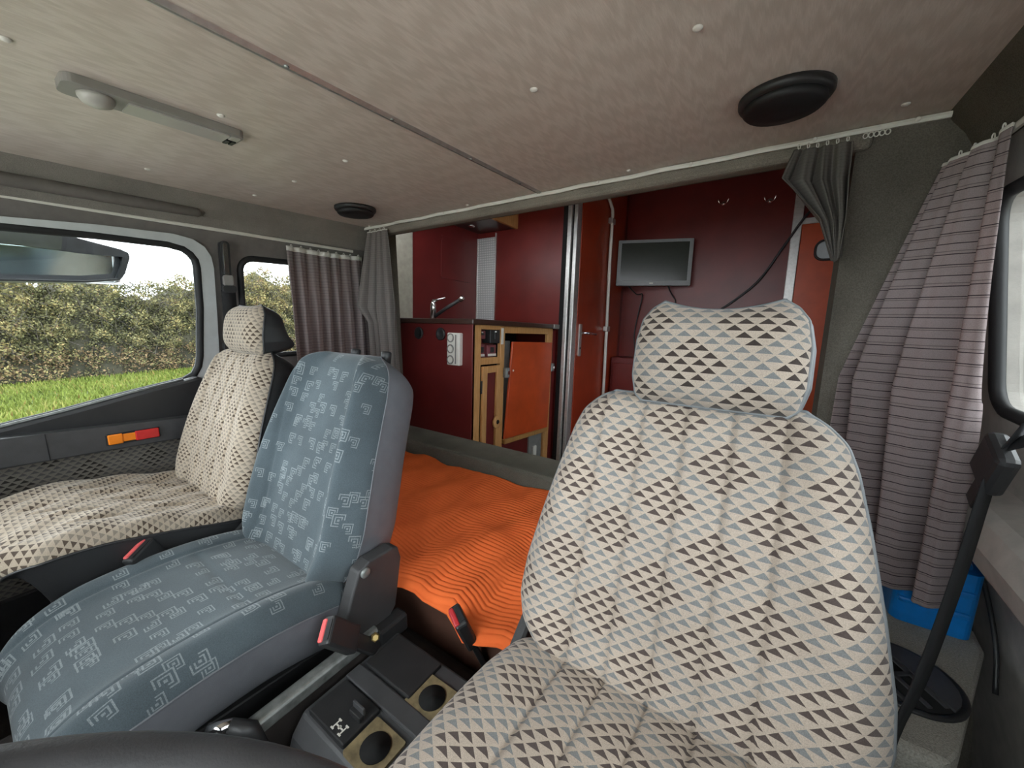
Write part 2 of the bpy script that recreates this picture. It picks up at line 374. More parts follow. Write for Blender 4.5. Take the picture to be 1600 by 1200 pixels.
GL = [(-.36, 1.272), (.118, 1.279), (.286, 1.283), (.442, 1.281), (.480, 1.273), (.497, 1.260), (.508, 1.243), (.511, 1.22), (.509, 1.089), (.496, .92), (.489, .885), (.475, .858), (.446, .842), (.304, .818), (.164, .789), (.046, .769), (-.36, .70)]
FO = [(-.42, 1.308), (.122, 1.308), (.29, 1.318), (.46, 1.320), (.51, 1.311), (.541, 1.290), (.558, 1.26), (.563, 1.222), (.561, 1.045), (.557, .88), (.548, .80), (.53, .70), (-.42, .62)]
QW = rrect(.645, 1.06, .90, 1.268, .045)
for s, nm, wn, dn in ((-1, 'wall_left', 'window_1', 'door_1'), (1, 'wall_right', 'window_2', 'door_2')):
    lab = ('grey-brown cab side wall around the passenger windows', 'beige cab side wall behind the driver seat') [s > 0]
    struct(nm, MB().prism([(-.5, 0), (1.2, 0), (1.2, 1.37), (-.5, 1.37)], 0, .05, side(s), [FO, QW]), 'pillar_grey' if s < 0 else 'sill_beige', lab, 'wall')
    w = thing(wn, ('small quarter window behind the passenger door, half covered by curtain', 'small quarter window half hidden behind the big right curtain')[s > 0], 'window', side(s)(.85, .9, .02), kind='structure')
    obj('seal', MB().tube([side(s)(p, q, -.004) for p, q in QW], .011, 8, True), 'rubber', w, smooth=True)
    obj('pane', MB().prism(offset_loop(QW, .004), .022, .026, side(s)), 'window_glass', w)
    d = thing(dn, ('passenger door with black sill, armrest and large window', 'driver door with large side window')[s > 0], 'door', side(s)(.1, .1, .0), kind='structure')
    obj('window_frame', MB().prism(offset_loop(FO, -.001), -.012, .04, side(s), [offset_loop(GL, .012)]), 'door_paint', d, bevel=.005)
    obj('seal', MB().tube([side(s)(p, q, -.003) for p, q in offset_loop(GL, .006)], .0125, 8, True), 'rubber', d, smooth=True)
    obj('pane', MB().prism(offset_loop(GL, .004), .02, .024, side(s)), 'window_glass', d)
    if s < 0:
        obj('window_sill', MB().prism([(-.42, .69), (.046, .770), (.164, .790), (.304, .819), (.44, .842), (.48, .852), (.524, .815), (.535, .74), (.50, .69), (-.42, .66)], -.045, .0, side(s)), 'black_plastic', d, bevel=.012)
        obj('weather_strip', MB().tube([side(s)(p, q, -.03) for p, q in ((-.36, .702), (.046, .771), (.164, .791), (.304, .820), (.44, .843))], .005, 6), 'dull_metal', d, smooth=True)
        ar = obj('armrest', MB().prism([(-.42, .76), (.042, .748), (.47, .715), (.47, .655), (.425, .645), (.031, .665), (-.42, .68)], -.085, -.01, side(s)), 'charcoal_plastic', d, bevel=.014, seg=3)
        obj('armrest_joint', MB().prism([(.112, .742), (.114, .742), (.114, .662), (.112, .662)], -.0862, -.08, side(s)), 'rubber', ar)
        lm = obj('lamp_recess', MB().prism([(.225, .708), (.350, .704), (.350, .668), (.225, .672)], -.088, -.08, side(s)), 'rubber', ar, bevel=.003)
        obj('amber_lens', MB().prism([(.229, .706), (.262, .705), (.262, .673), (.229, .674)], -.093, -.085, side(s)), 'amber_lens', ar, bevel=.003)['label'] = 'orange lens'
        obj('door_handle', MB().prism([(.262, .702), (.292, .7), (.292, .676), (.262, .677)], -.0905, -.085, side(s)), 'amber_lens', ar, bevel=.002)['label'] = 'orange finger pull'
        obj('red_lens', MB().prism([(.290, .704), (.347, .702), (.347, .671), (.290, .673)], -.094, -.085, side(s)), 'red_lens', ar, bevel=.003)['label'] = 'red reflector'
        m = MB(); G = [[side(s)(-.42 + .95 * i / 20, .25 + .41 * j / 10, -.03) for j in range(11)] for i in range(21)]
        m.grid(G); m.uv = [(-.42 + .95 * i / 20, .25 + .41 * j / 10) for i in range(21) for j in range(11)]
        obj('cloth_panel', m, 'door_cloth', d, solid=.008)
        obj('lower_panel', MB().prism([(-.42, .05), (.53, .05), (.53, .26), (-.42, .26)], -.05, 0, side(s)), 'dark_plastic', d, bevel=.01)
    else:
        obj('inner_panel', MB().prism([(-.42, .08), (.53, .08), (.53, .70), (-.42, .66)], -.05, 0, side(s)), 'dark_plastic', d, bevel=.012)
        obj('door_seal', MB().tube([side(s)(p, q, -.03) for p, q in ((.58, 1.2), (.60, .95), (.60, .65), (.585, .35), (.57, .02))], .016, 8), 'rubber', d, smooth=True)
# curb ledge below the driver-side quarter window
ld = MB().prism([(.975, .70), (.985, .735), (1.0, .748), (1.10, .775), (1.10, .60), (1.04, .62), (.985, .66)], .60, 1.165, fXZ)
struct('trim_4', ld, 'sill_beige', 'pale window ledge behind the right seat belt', 'ledge', bevel=.01)
# rear bulkhead with opening to the living box
struct('wall_rear', MB().prism([(-1.14, 0), (1.14, 0), (1.14, 1.5), (-1.14, 1.5)], 1.165, 1.29, fXZ, [[(-.882, .47), (.775, .47), (.775, 1.437), (-.882, 1.437)]]), 'carpet_dark', 'dark grey carpeted cab rear wall beside the opening', 'wall')
struct('trim_5', MB().box(-.90, .80, 1.148, 1.20, 1.410, 1.447), 'carpet_grey', 'greyish felt-covered beam above the opening to the red living area', 'beam', bevel=.012, seg=3)
struct('trim_6', MB().box(-.93, .80, 1.135, 1.31, .38, .492), 'carpet_ledge', 'grey carpeted step between the orange bed and the kitchen', 'step', bevel=.014, seg=3)
struct('trim_7', MB().prism([(-.925, .45), (-.868, .45), (-.868, 1.41), (-.925, 1.41)], 1.158, 1.185, fXZ), 'pillar_grey', 'narrow brown-grey upright beside the left bundled curtain', 'pillar', bevel=.004)
# front: cowl below the windscreen, and the windscreen itself (behind the camera)
struct('wall_front', MB().prism([(-1.16, 0), (1.16, 0), (1.16, 1.47), (-1.16, 1.47)], -.52, -.46, fXZ, [rrect(-.96, .96, .74, 1.40, .07)]), 'dark_plastic', 'dark front panel around the windscreen', 'wall')
struct('window_3', MB().prism(rrect(-.97, .97, .73, 1.41, .07), -.497, -.491, fXZ), 'window_glass', 'wide windscreen at the front of the cab', 'window')
# engine tunnel, bed base, right shelf
tag(obj('engine_cover', MB().box(-.46, .33, -.12, .56, 0, .285), 'floor_rubber', bevel=.02), 'black floor hump under the blue seat and the console', 'floor hump')
tag(obj('bed_base', MB().box(-1.0, .80, .565, 1.135, 0, .415), 'skirt_brown', bevel=.006), 'dark brown bed box under the orange blanket', 'bed base')
sh = [(.80, .69), (.93, .69), (.95, .72), (1.055, 1.0), (1.058, 1.06), (1.03, 1.11), (.98, 1.16), (.80, 1.16)]
tag(obj('carpeted_shelf', MB().prism(sh, 0, .455, fXY), 'carpet_beige', bevel=.012), 'beige carpeted shelf behind the right seat, under the blue canister', 'shelf')
# blanket
NX, NY = 46, 330
G = []; UV = []
for i in range(NY):
    v = i / (NY - 1); row = []
    for j in range(NX):
        u = j / (NX - 1); x = -.93 + 1.60 * u
        y0 = .522 + .012 * math.sin(x * 21) + .008 * math.sin(x * 47 + 1)
        y = y0 + (1.128 - y0) * v
        wr = .006 * math.sin(x * 14 + y * 9) * math.sin(y * 11 - x * 5) + .004 * math.sin(x * 31 - y * 17) + .003 * math.sin(y * 40 + x * 22)
        z = .436 + wr + .0021 * math.sin((y + .02 * math.sin(x * 9 + y * 4) + .012 * math.sin(x * 23 + 2) - x * .05) / .0125 * 2 * math.pi)
        if v < .05: z -= .02 * (1 - v / .05) ** 2
        row.append((x, y, z)); UV.append((x, y))
    G.append(row)
m = MB().grid(G); m.uv = UV
tag(obj('blanket', m, 'cord_orange', smooth=True, solid=.006), 'orange corduroy blanket spread over the bed behind the seats', 'blanket')

# ================================================================== ceiling fittings
lamp = thing('ceiling_lamp', 'long grey roof lamp with round dome lens and switches', 'lamp', (-.337, .295, 1.45))
obj('housing', MB().prism(rrect(-.37, -.304, .165, .425, .016), 1.45, 1.436, fXY), 'lamp_grey', lamp, bevel=.004)
obj('diffuser', MB().prism(rrect(-.366, -.316, .245, .40, .004), 1.438, 1.4335, fXY), 'lens_frost', lamp, bevel=.002)['label'] = 'flat frosted lens'
obj('dome_lens', MB().lathe([(.024, 0), (.0235, .006), (.019, .013), (.01, .017), (.002, .018)], T(-.337, .208, 1.437) @ RX(180), 24), 'lens_frost', lamp, smooth=True)['label'] = 'round ribbed dome lens'
for y in (.405, .4155):
    obj('switch', MB().box(-.362, -.340, y - .004, y + .004, 1.432, 1.438), 'black_plastic', lamp, bevel=.001)
obj('end_cap', MB().box(-.335, -.316, .402, .419, 1.433, 1.438), 'lens_frost', lamp, bevel=.001)
for x, y, lb in ((-.655, .922, 'smaller black round ceiling speaker near the left curtains'), (.643, .904, 'large black round ceiling speaker above the nearest seat')):
    sp = thing('ceiling_speaker', lb, 'speaker', (x, y, 1.45), 'ceiling speakers')
    M = T(x, y, 1.45) @ RX(180)
    obj('rim', MB().lathe([(.072, 0), (.072, .008), (.069, .013), (.062, .014)], M, 40), 'black_plastic', sp, smooth=True)
    obj('grille', MB().lathe([(.063, .010), (.063, .021), (.058, .026), (.03, .029), (.004, .030)], M, 40), 'grille_black', sp, smooth=True)

# curtain rails
rl = thing('curtain_rail', 'white curtain rail along the ceiling edge above the opening', 'rail', (0, 1.14, 1.435))
pts = [(-.915 + 1.822 * i / 24, 1.141 + .002 * math.sin(i * 1.7), 1.4425 + .0012 * math.sin(i * 2.3)) for i in range(25)]
obj('track', MB().tube(pts, .0045, 6, flat=.006), 'white_plastic', rl)
for x in (-.7, -.42, -.1, .2, .45, .7, .86):
    obj('screw', MB().lathe([(.005, 0), (.003, .003)], T(x, 1.136, 1.443) @ RX(90), 10), 'screw_white', rl)
rl = thing('curtain_rail', 'thin white curtain rail above the passenger side windows', 'rail', (-.955, .4, 1.35))
obj('track', MB().tube([(-.962 + .008 * i / 8, -.4 + 1.50 * i / 8, 1.366 - .022 * i / 8) for i in range(9)], .0045, 6, flat=.006), 'white_plastic', rl)
rl = thing('curtain_rail', 'short curtain rail above the big striped right curtain', 'rail', (.945, .8, 1.35))
obj('track', MB().tube([(.946, .60, 1.352), (.946, .85, 1.352), (.946, 1.13, 1.352)], .0045, 6, flat=.006), 'white_plastic', rl)

def curtain(label, name_mat, top, bot, folds, amp, loc, n=110, m=40, hooks=5, group=None, tape=True, pinch=.25, mid=None, rings=0, phase=0, fall=1.0):
    """top / bot: lists of 3D control points; mid: list of (t, points)"""
    th = thing('curtain', label, 'curtain', loc, group)
    rows = [(0, top)] + (mid or []) + [(1, bot)]
    S = [np.array(spline(r[1], n)) for r in rows]; K = [r[0] for r in rows]
    G = []; UVs = []
    for i in range(m):
        t = i / (m - 1)
        k = max(a for a in range(len(K) - 1) if K[a] <= t + 1e-9); w = (t - K[k]) / (K[k + 1] - K[k]); w = w * w * (3 - 2 * w) if mid else w
        P = S[k] * (1 - w) + S[k + 1] * w
        tg = np.gradient(P, axis=0); nr = np.cross(tg, [0, 0, 1.]); nr /= np.maximum(np.linalg.norm(nr, axis=1, keepdims=True), 1e-6)
        sx = np.linspace(0, 1, n)
        A = amp * (pinch + (1 - pinch) * min(1, t * 3.0)) * (.55 + .45 * np.sin(sx * 7.3 + phase + 1) ** 2) * (1 - (1 - fall) * max(0, (t - .5) / .5))
        ph = sx * folds * 2 * np.pi + phase + .5 * np.sin(sx * 5 + t * 2.2) + .35 * np.sin(t * 3 + sx * 11)
        off = A * (np.sin(ph) + .35 * np.sin(2 * ph + 1))
        P = P + nr * off[:, None]
        G.append([tuple(q) for q in P]); UVs += [(sx[j], -P[j][2]) for j in range(n)]
    mb = MB().grid(G); mb.uv = UVs
    obj('cloth', mb, name_mat, th, smooth=True, solid=.0016)
    if tape:
        q = max(2, int(m * .045) + 1); mt = MB().grid([[(p[0], p[1], p[2] + .003) for p in r] for r in G[:q]])
        obj('heading_tape', mt, 'tape_white', th, smooth=True, solid=.0034)['label'] = 'white heading tape'
    for h in range(hooks):
        j = int((h + .5) / hooks * (n - 1)); p = Vector(G[0][j])
        obj('hook', MB().tube([(p.x + .0022 * math.cos(a), p.y + .0022 * math.cos(a), p.z + .005 + .005 * math.sin(a)) for a in [2 * math.pi * k / 10 for k in range(10)]], .0011, 5, True), 'white_plastic', th)
    return th

curtain('mauve striped curtain gathered over the left quarter window', 'curtain_cloth_left', [(-.940, .80, 1.325), (-.935, .97, 1.318), (-.930, 1.13, 1.318)], [(-.945, .79, .62), (-.94, .95, .62), (-.92, 1.13, .62)], 7, .021, (-.95, .95, .62), hooks=9)
curtain('grey bundled curtain hanging at the left end of the opening', 'curtain_cloth_dark', [(-.86, 1.118, 1.415), (-.80, 1.125, 1.418), (-.745, 1.128, 1.42)],
        [(-.85, 1.10, .60), (-.78, 1.105, .60), (-.69, 1.112, .60)], 4, .016, (-.78, 1.11, .60), hooks=4,
        mid=[(.42, [(-.90, 1.075, 1.10), (-.80, 1.10, 1.08), (-.715, 1.12, 1.08)]), (.5, [(-.86, 1.10, 1.03), (-.79, 1.10, 1.03), (-.71, 1.115, 1.03)])])
curtain('short dark grey bunched curtain tied up at the right of the opening', 'curtain_cloth_grey', [(.665, 1.125, 1.425), (.715, 1.128, 1.423), (.765, 1.122, 1.422)],
        [(.757, 1.120, 1.185), (.764, 1.125, 1.18), (.771, 1.118, 1.19)], 4, .016, (.72, 1.12, 1.19), hooks=6, tape=False,
        mid=[(.35, [(.645, 1.095, 1.36), (.715, 1.118, 1.35), (.766, 1.115, 1.35)]), (.7, [(.722, 1.108, 1.27), (.747, 1.118, 1.265), (.771, 1.115, 1.27)])], fall=.2)
for k in range(5):
    x = .785 + .0085 * k
    rlab = ('first', 'second', 'third', 'fourth', 'fifth')[k]
    tag(obj('curtain_glider', MB().tube([(x + .004 * math.cos(a), 1.141, 1.432 + .005 * math.sin(a)) for a in [2 * math.pi * q / 10 for q in range(10)]], .0012, 5, True), 'white_plastic'),
        rlab + ' empty curtain ring from the dark bunched curtain along the rail', 'curtain ring', 'spare curtain rings')
curtain('big mauve curtain with thin dark stripes hanging at the right', 'curtain_cloth', [(.905, 1.115, 1.345), (.922, 1.04, 1.345), (.942, .965, 1.352)],
        [(.79, 1.06, .55), (.885, .985, .548), (.962, .925, .545)], 3.2, .027, (.9, 1.0, .55), m=60, hooks=5,
        mid=[(.5, [(.80, 1.10, .93), (.875, 1.01, .93), (.952, .905, .93)])], phase=2.4)

# ================================================================== SEATS
def pad(cx, path, hw, thf, thb, rf=.05, rb=.02, bol=0, grooves=(), gdepth=.006, gw=.006, gs=(.05, .95), dip=0, na=151, ns=81, seam=None, puff=0, eb=None, taper=0, flare=0):
    """cushion: path = (y, z) control points (rim plane), hw = [(s, halfwidth)]; returns front MB, back MB, rim loop"""
    C = np.array(spline(path, 160)); sl = np.concatenate([[0], np.cumsum(np.linalg.norm(np.diff(C, axis=0), axis=1))]); L = sl[-1]
    def pt(s): return np.array([np.interp(s * L, sl, C[:, 0]), np.interp(s * L, sl, C[:, 1])])
    hs = np.linspace(0, 1, 400); hv = np.interp(hs, [a for a, b in hw], [b for a, b in hw]); k = np.ones(13) / 13; hv = np.convolve(np.pad(hv, 6, 'edge'), k, 'valid')
    A = np.sin(np.linspace(-1, 1, na) * np.pi / 2) * .75 + np.linspace(-1, 1, na) * .25
    Sv = (1 - np.cos(np.linspace(0, 1, ns) * np.pi)) / 2 * .7 + np.linspace(0, 1, ns) * .3
    def E(d, r): q = np.clip(d / r, 0, 1); return np.sqrt(np.maximum(0, 1 - (1 - q) ** 2))
    fr, bk, uv = [], [], []
    for s in Sv:
        s = float(s); w = float(np.interp(s, hs, hv))
        fa, ba, va = [], [], []
        for a in A:
            s2 = s * (1 - dip * (1 - a * a) * s * s)
            c = pt(s2); t = pt(min(1, s2 + .01)) - pt(max(0, s2 - .01)); t /= np.linalg.norm(t); n = np.array([-t[1], t[0]])
            dx = (1 - abs(a)) * w; de = min(s, 1 - s) * L
            h = thf * E(dx, rf) * E(de, rf)
            x = a * w
            if bol: h += bol * math.exp(-((abs(a) - .80) / .16) ** 2) * E(dx, .03) * E(de, .08)
            m_ = np.clip((s - gs[0]) / .06, 0, 1) * np.clip((gs[1] - s) / .06, 0, 1)
            for gx in grooves: h -= gdepth * math.exp(-((x - gx) / gw) ** 2) * m_
            if seam:
                for (s0, a0) in seam:
                    if abs(a) < a0: h -= .004 * math.exp(-((s - s0) / .012) ** 2)
            h += puff * .004 * math.sin(x * 60 + s * 9) * math.sin(s * 14 + x * 20) * E(dx, .06) * E(de, .06)
            p = c + n * h; fa.append((cx + x, p[0], p[1])); va.append(s2 * L)
            hb = thb * (1 - taper * s) * E(dx, rb) * E(de, eb or rb); p = c - n * hb; fl_ = 1 + flare * math.sin(min(1, hb / thb * 1.1) * math.pi); ba.append((cx + x * fl_, p[0], p[1]))
        q = np.array(fa); dl = np.concatenate([[0], np.cumsum(np.linalg.norm(np.diff(q, axis=0), axis=1))]); dl -= dl[na // 2]
        uv += list(zip(dl, va)); fr.append(fa); bk.append(ba)
    f = MB().grid(fr); f.uv = uv; b = MB().grid(bk)
    rim = [r[0] for r in fr] + list(fr[-1][1:-1]) + [r[-1] for r in reversed(fr)] + list(reversed(fr[0][1:-1]))
    return f, b, rim
BK = [(0, .15), (.02, .175), (.06, .202), (.12, .225), (.2, .235), (.32, .232), (.5, .218), (.7, .2), (.85, .184), (.92, .172), (.97, .15), (1, .125)]
CU = [(0, .12), (.03, .165), (.08, .2), (.16, .225), (.3, .235), (.8, .235), (.92, .228), (.97, .21), (1, .18)]
HR = [(0, .092), (.06, .102), (.25, .108), (.6, .108), (.82, .102), (.93, .09), (1, .074)]
GR = (-.13, -.07, -.01, .05, .11)
def tri_seat(label, cx, bpath, cpath, hcx, hpath, cloth, hcloth, shell, piping, side, group, base):
    st = thing('seat', label, 'seat', (cx, base[0], base[1]), group)
    f, b, rim = pad(cx, bpath, BK, .032, .085, .05, .035, .012, GR, .009 if side else .0065, .0038, (.0, 1.2), flare=.02)
    br = obj('backrest', f, cloth, st, smooth=True)
    obj('backrest_shell', b, shell, st, smooth=True)
    obj('piping', MB().tube(rim, .0032, 6, True), piping, br, smooth=True)
    f, b, rim = pad(cx, cpath, CU, .022 if side else .034, .12 if side else .10, .04 if side else .06, .022, .008, GR, .006, .0042, (.15, 1.2), puff=1.6 if side else .3)
    cu = obj('cushion', f, cloth, st, smooth=True)
    obj('cushion_side', b, 'black_vinyl', st, smooth=True)
    obj('piping', MB().tube(rim, .003, 6, True), piping, cu, smooth=True)
    f, b, rim = pad(hcx, hpath, HR, .036, .105 if side else .07, .05, .022 if side else .03, 0, (), dip=.03 if side else .09, taper=.55 if side else 0, flare=0 if side else .09)
    hr = obj('headrest', f, hcloth, st, smooth=True)
    hb = obj('headrest_shell', b, shell, st, smooth=True)
    obj('piping', MB().tube(rim, .0028, 6, True), piping, hr, smooth=True)
    hp = hpath[0]
    for dx in (-.05, .05):
        obj('headrest_post', MB().tube([(hcx + dx, hp[0] + .03, hp[1] + .04), (hcx + dx, hp[0] + .03, hp[1] - .05)], .006, 8), 'dull_metal', st, smooth=True)
    yr, zr = cpath[-1]; yf, zf = cpath[1]
    obj('pedestal', MB().prism([(yf + .035, zf - .09), (yr - .03, zr - .075), (yr - .03, base[1]), (yf + .06, base[1])], cx - .185, cx + .185, fYZ), 'black_plastic', st, bevel=.015)
    for s in (-1, 1):
        obj('recliner_cover', MB().prism([(yr - .12, zr - .05), (yr + .02, zr - .055), (yr + .075, zr + .02), (yr + .05, zr + .06), (yr + .01, zr + .05), (yr - .05, zr + .0)], cx + s * .212, cx + s * .238, fYZ), 'black_plastic', st, bevel=.008)
    return st
GSEAT = 'seats in triangle-pattern cloth'
tri_seat('large seat in beige, grey and brown triangle cloth, nearest at right', .588, [(.478, .515), (.515, .64), (.556, .77), (.618, .942)],
         [(-.03, .50), (.02, .535), (.15, .545), (.35, .533), (.5, .505)], .604, [(.592, .938), (.602, 1.0), (.626, 1.086)], 'seat_cloth', 'headrest_cloth', 'grey_vinyl', 'piping_grey', False, GSEAT, (.25, 0))
tri_seat('worn beige triangle-cloth seat with black vinyl sides beside passenger door', -.672, [(.372, .515), (.405, .63), (.452, .77), (.532, .955)],
         [(-.016, .55), (.006, .588), (.10, .597), (.2, .578), (.3, .552), (.41, .52)], -.645, [(.512, .948), (.512, 1.01), (.532, 1.092)], 'worn_cloth', 'worn_cloth', 'black_vinyl', 'black_vinyl', True, GSEAT, (.2, 0))

# blue middle seat
bs = thing('seat', 'blue-grey middle seat with pale square motifs and grey vinyl side', 'seat', (-.235, .2, .285))
BB = [(0, .14), (.03, .165), (.08, .19), (.16, .212), (.28, .218), (.45, .210), (.65, .194), (.82, .178), (.91, .163), (.96, .143), (1, .105)]
f, b, rim = pad(-.235, [(.395, .455), (.435, .57), (.495, .74), (.598, .962)], BB, .035, .120, .05, .05, .035, (-.135, .135), .004, .004, (.04, .93), seam=[(.52, .6)], eb=.07)
bb = obj('backrest', f, 'blue_cloth', bs, smooth=True)
obj('backrest_shell', b, 'grey_vinyl', bs, smooth=True)
obj('seam', MB().tube(rim, .002, 6, True), 'grey_vinyl', bb, smooth=True)
for dx in (-.045, .085):
    obj('headrest_socket', MB().lathe([(.013, -.02), (.013, .006), (.010, .009), (.004, .009)], T(-.235 + dx, .632, .963) @ RX(-12), 14), 'black_plastic', bs, smooth=True)
BC = [(0, .12), (.03, .155), (.08, .185), (.16, .207), (.3, .218), (.8, .218), (.92, .213), (.97, .197), (1, .175)]
f, b, rim = pad(-.232, [(-.012, .40), (-.002, .455), (.065, .495), (.2, .503), (.32, .488), (.43, .452)], BC, .026, .10, .05, .03, .016, (-.145, .145), .004, .004, (.1, 1.2), seam=[(.62, .62)])
cu = obj('cushion', f, 'blue_cloth', bs, smooth=True)
obj('cushion_side', b, 'grey_vinyl', bs, smooth=True)
obj('seam', MB().tube(rim, .002, 6, True), 'grey_vinyl', cu, smooth=True)
for s in (-1, 1):
    x0 = -.235 + s * .222
    hc = obj('hinge_cover', MB().prism([(.345, .40), (.37, .372), (.44, .36), (.49, .41), (.512, .52), (.505, .55), (.49, .556), (.43, .556), (.405, .545), (.385, .50)], x0 - .004, x0 + s * .03, fYZ), 'dark_plastic', bs, bevel=.008, seg=3)
    obj('bolt', MB().lathe([(.011, 0), (.011, .004), (.007, .006)], T(x0 + s * .03, .418, .538) @ RY(90 * s), 16), 'dull_metal', hc, smooth=True)
    obj('slide_rail', MB().box(x0 + .006, x0 + .03, .02, .46, .287, .312), 'dull_metal', bs, bevel=.003)
obj('pedestal', MB().prism([(.04, .375), (.40, .35), (.40, .285), (.07, .285)], -.40, -.07, fYZ), 'black_plastic', bs, bevel=.01)
obj('adjust_knob', MB().lathe([(.02, 0), (.02, .014), (.016, .018)], T(-.40, .01, .375) @ RX(90), 16), 'black_plastic', bs, smooth=True)

# seat belt buckles
def buckle(label, base, tip, w, hue, roll=0):
    b = thing('seat_belt_buckle', label, 'buckle', base, 'seat belt buckles')
    B, P = Vector(base), Vector(tip); ax = (P - B).normalized(); L = (P - B).length
    sd = (Matrix.Rotation(roll, 4, ax) @ ax.cross(Vector((0, 1, 0)))).normalized(); M = Matrix((sd, ax.cross(sd) * -1, ax)).transposed().to_4x4(); M.translation = B
    obj('stalk', MB().box(-w * .3, w * .3, -.006, .006, -.05, L * .5, M), 'black_plastic', b, bevel=.003)
    obj('body', MB().box(-w / 2, w / 2, -.013, .013, L * .28, L, M), 'black_plastic', b, bevel=.005)
    obj('slot', MB().box(-w * .34, w * .34, -.010, -.001, L - .002, L + .001, M), 'rubber', b)
    pb = obj('release_button', MB().box(-w * .40, w * .40, .002, .0125, L - .028, L + .003, M), hue, b, bevel=.003)
    pb['label'] = 'pink release button' if hue == 'buckle_pink' else 'red release button'
    obj('button_face', MB().box(-w * .36, w * .36, .0115, .0142, L - .05, L - .002, M), hue, pb, bevel=.001)
buckle('black buckle with pink button at the blue seat hinge cover', (.04, .39, .40), (.035, .318, .487), .05, 'buckle_pink', R(120))
buckle('black buckle with red button standing in front of the orange blanket', (.212, .535, .37), (.200, .497, .470), .056, 'buckle_red', R(150))
buckle('black buckle with pink button sunk beside the worn passenger seat', (-.432, .205, .47), (-.424, .165, .566), .06, 'buckle_pink', R(120))

# long floor rail and lever beside the blue seat
rr = thing('floor_rail', 'grey metal rail on the floor between blue seat and console', 'rail', (.03, .3, .285))
obj('bar', MB().prism([(.004, .378), (.034, .378), (.034, .398), (.029, .403), (.010, .403), (.004, .397)], .10, .43, fXZ), 'dull_metal', rr, bevel=.003)
obj('web', MB().box(.012, .026, .10, .43, .286, .38), 'floor_rubber', rr)
obj('end_block', MB().box(.008, .044, .425, .50, .355, .398), 'black_plastic', rr, bevel=.006)
obj('brass_nut', MB().lathe([(.009, 0), (.009, .008), (.006, .011)], T(.040, .415, .398) @ RX(40) @ RY(50), 6), 'brass', rr)
lv = thing('hand_lever', 'dark lever with chrome tip beside the blue seat cushion', 'lever', (.038, .16, .285))
obj('arm', MB().tube([(.038, .19, .29), (.038, .19, .36), (.034, .182, .405), (.014, .162, .418)], [.014, .014, .014, .012], 10), 'black_plastic', lv, smooth=True)
obj('tip', MB().tube([(.016, .164, .417), (-.008, .140, .420)], [.012, .008], 10), 'chrome', lv, smooth=True)

# console
cs = thing('console', 'black centre console with lids, switch and cup holes', 'console', (.14, .36, .285))
obj('body', MB().prism([(.215, .285), (.475, .285), (.47, .372), (.258, .372), (.235, .345)], .045, .255, fYZ), 'charcoal_plastic', cs, bevel=.006)
obj('lid', MB().box(.058, .162, .262, .335, .368, .380), 'black_plastic', cs, bevel=.003)
obj('divider', MB().box(.05, .252, .338, .372, .366, .378), 'charcoal_plastic', cs, bevel=.003)
obj('lid', MB().box(.058, .188, .376, .462, .368, .380), 'black_plastic', cs, bevel=.003)
for (x, y) in ((.206, .292), (.222, .402)):
    tr = obj('cup_tray', MB().prism(rrect(x - .04, x + .035, y - .034, y + .034, .004), .368, .3765, fXY, [[(x + .024 * math.cos(2 * math.pi * k / 24), y + .024 * math.sin(2 * math.pi * k / 24)) for k in range(24)]]), 'cork', cs)
    obj('cup_hole', MB().lathe([(.0245, .002), (.023, .0), (.022, -.0035), (.001, -.0037)], T(x, y, .3765), 24), 'void_black', tr, smooth=True)
sw = obj('rocker_switch', MB().box(.125, .155, .298, .309, .378, .390), 'black_plastic', cs, bevel=.002)
obj('switch_lever', MB().box(.125, .155, .306, .311, .386, .400), 'charcoal_plastic', sw, bevel=.0015)
sym = MB()
M = T(.132, .276, .3806) @ RZ(90)
for b_ in ((-.0012, .0012, -.010, .010), (-.007, .007, -.0112, -.009), (-.007, .007, .009, .0112), (-.009, -.0062, -.0135, -.0065), (.0062, .009, -.0135, -.0065), (-.009, -.0062, .0065, .0135), (.0062, .009, .0065, .0135), (-.003, .003, -.0018, .0018)):
    sym.box(*b_, 0, .0006, M)
obj('axle_symbol', sym, 'white_plastic', cs)['label'] = 'white drive axle pictogram'

# seat belts
def strap(pts, w, axis, n=30):
    P = spline(pts, n); m = MB(); a = Vector(axis).normalized()
    m.grid([[tuple(Vector(p) - a * w / 2), tuple(Vector(p) + a * w / 2)] for p in P]); return m
bl = thing('seat_belt', 'black seat belt with sliding tongue hanging at the far right', 'seat belt', (.9, .75, .3))
obj('webbing', strap([(.965, .735, 1.00), (.955, .78, .92), (.945, .80, .85), (.91, .72, .72), (.872, .64, .60), (.852, .622, .50), (.845, .625, .30)], .042, (.58, .79, .2)), 'webbing', bl, smooth=True, solid=.002)
M = T(.944, .80, .862) @ RX(28)
tg = obj('tongue_body', MB().box(-.012, .012, -.032, .032, -.035, .035, M), 'black_plastic', bl, bevel=.008)
obj('tongue', MB().box(-.004, .004, -.014, .014, -.085, -.03, M), 'black_plastic', bl, bevel=.003)
obj('upper_strap', strap([(.972, .60, 1.06), (.965, .68, .96), (.952, .79, .895)], .03, (.5, .5, .6)), 'webbing', bl, smooth=True, solid=.002)
pb = thing('seat_belt', 'black seat belt on the pillar beside the passenger quarter window', 'seat belt', (-.97, .6, .95))
obj('anchor_plate', MB().prism(rrect(.578, .607, 1.12, 1.315, .013), -.030, -.012, side(-1)), 'black_plastic', pb, bevel=.004)
obj('chrome_slot', MB().prism(rrect(.586, .599, 1.195, 1.308, .006), -.034, -.029, side(-1)), 'chrome', pb, bevel=.002)
obj('anchor_loop', MB().prism(rrect(.572, .612, 1.14, 1.165, .008), -.05, -.03, side(-1)), 'black_plastic', pb, bevel=.006)
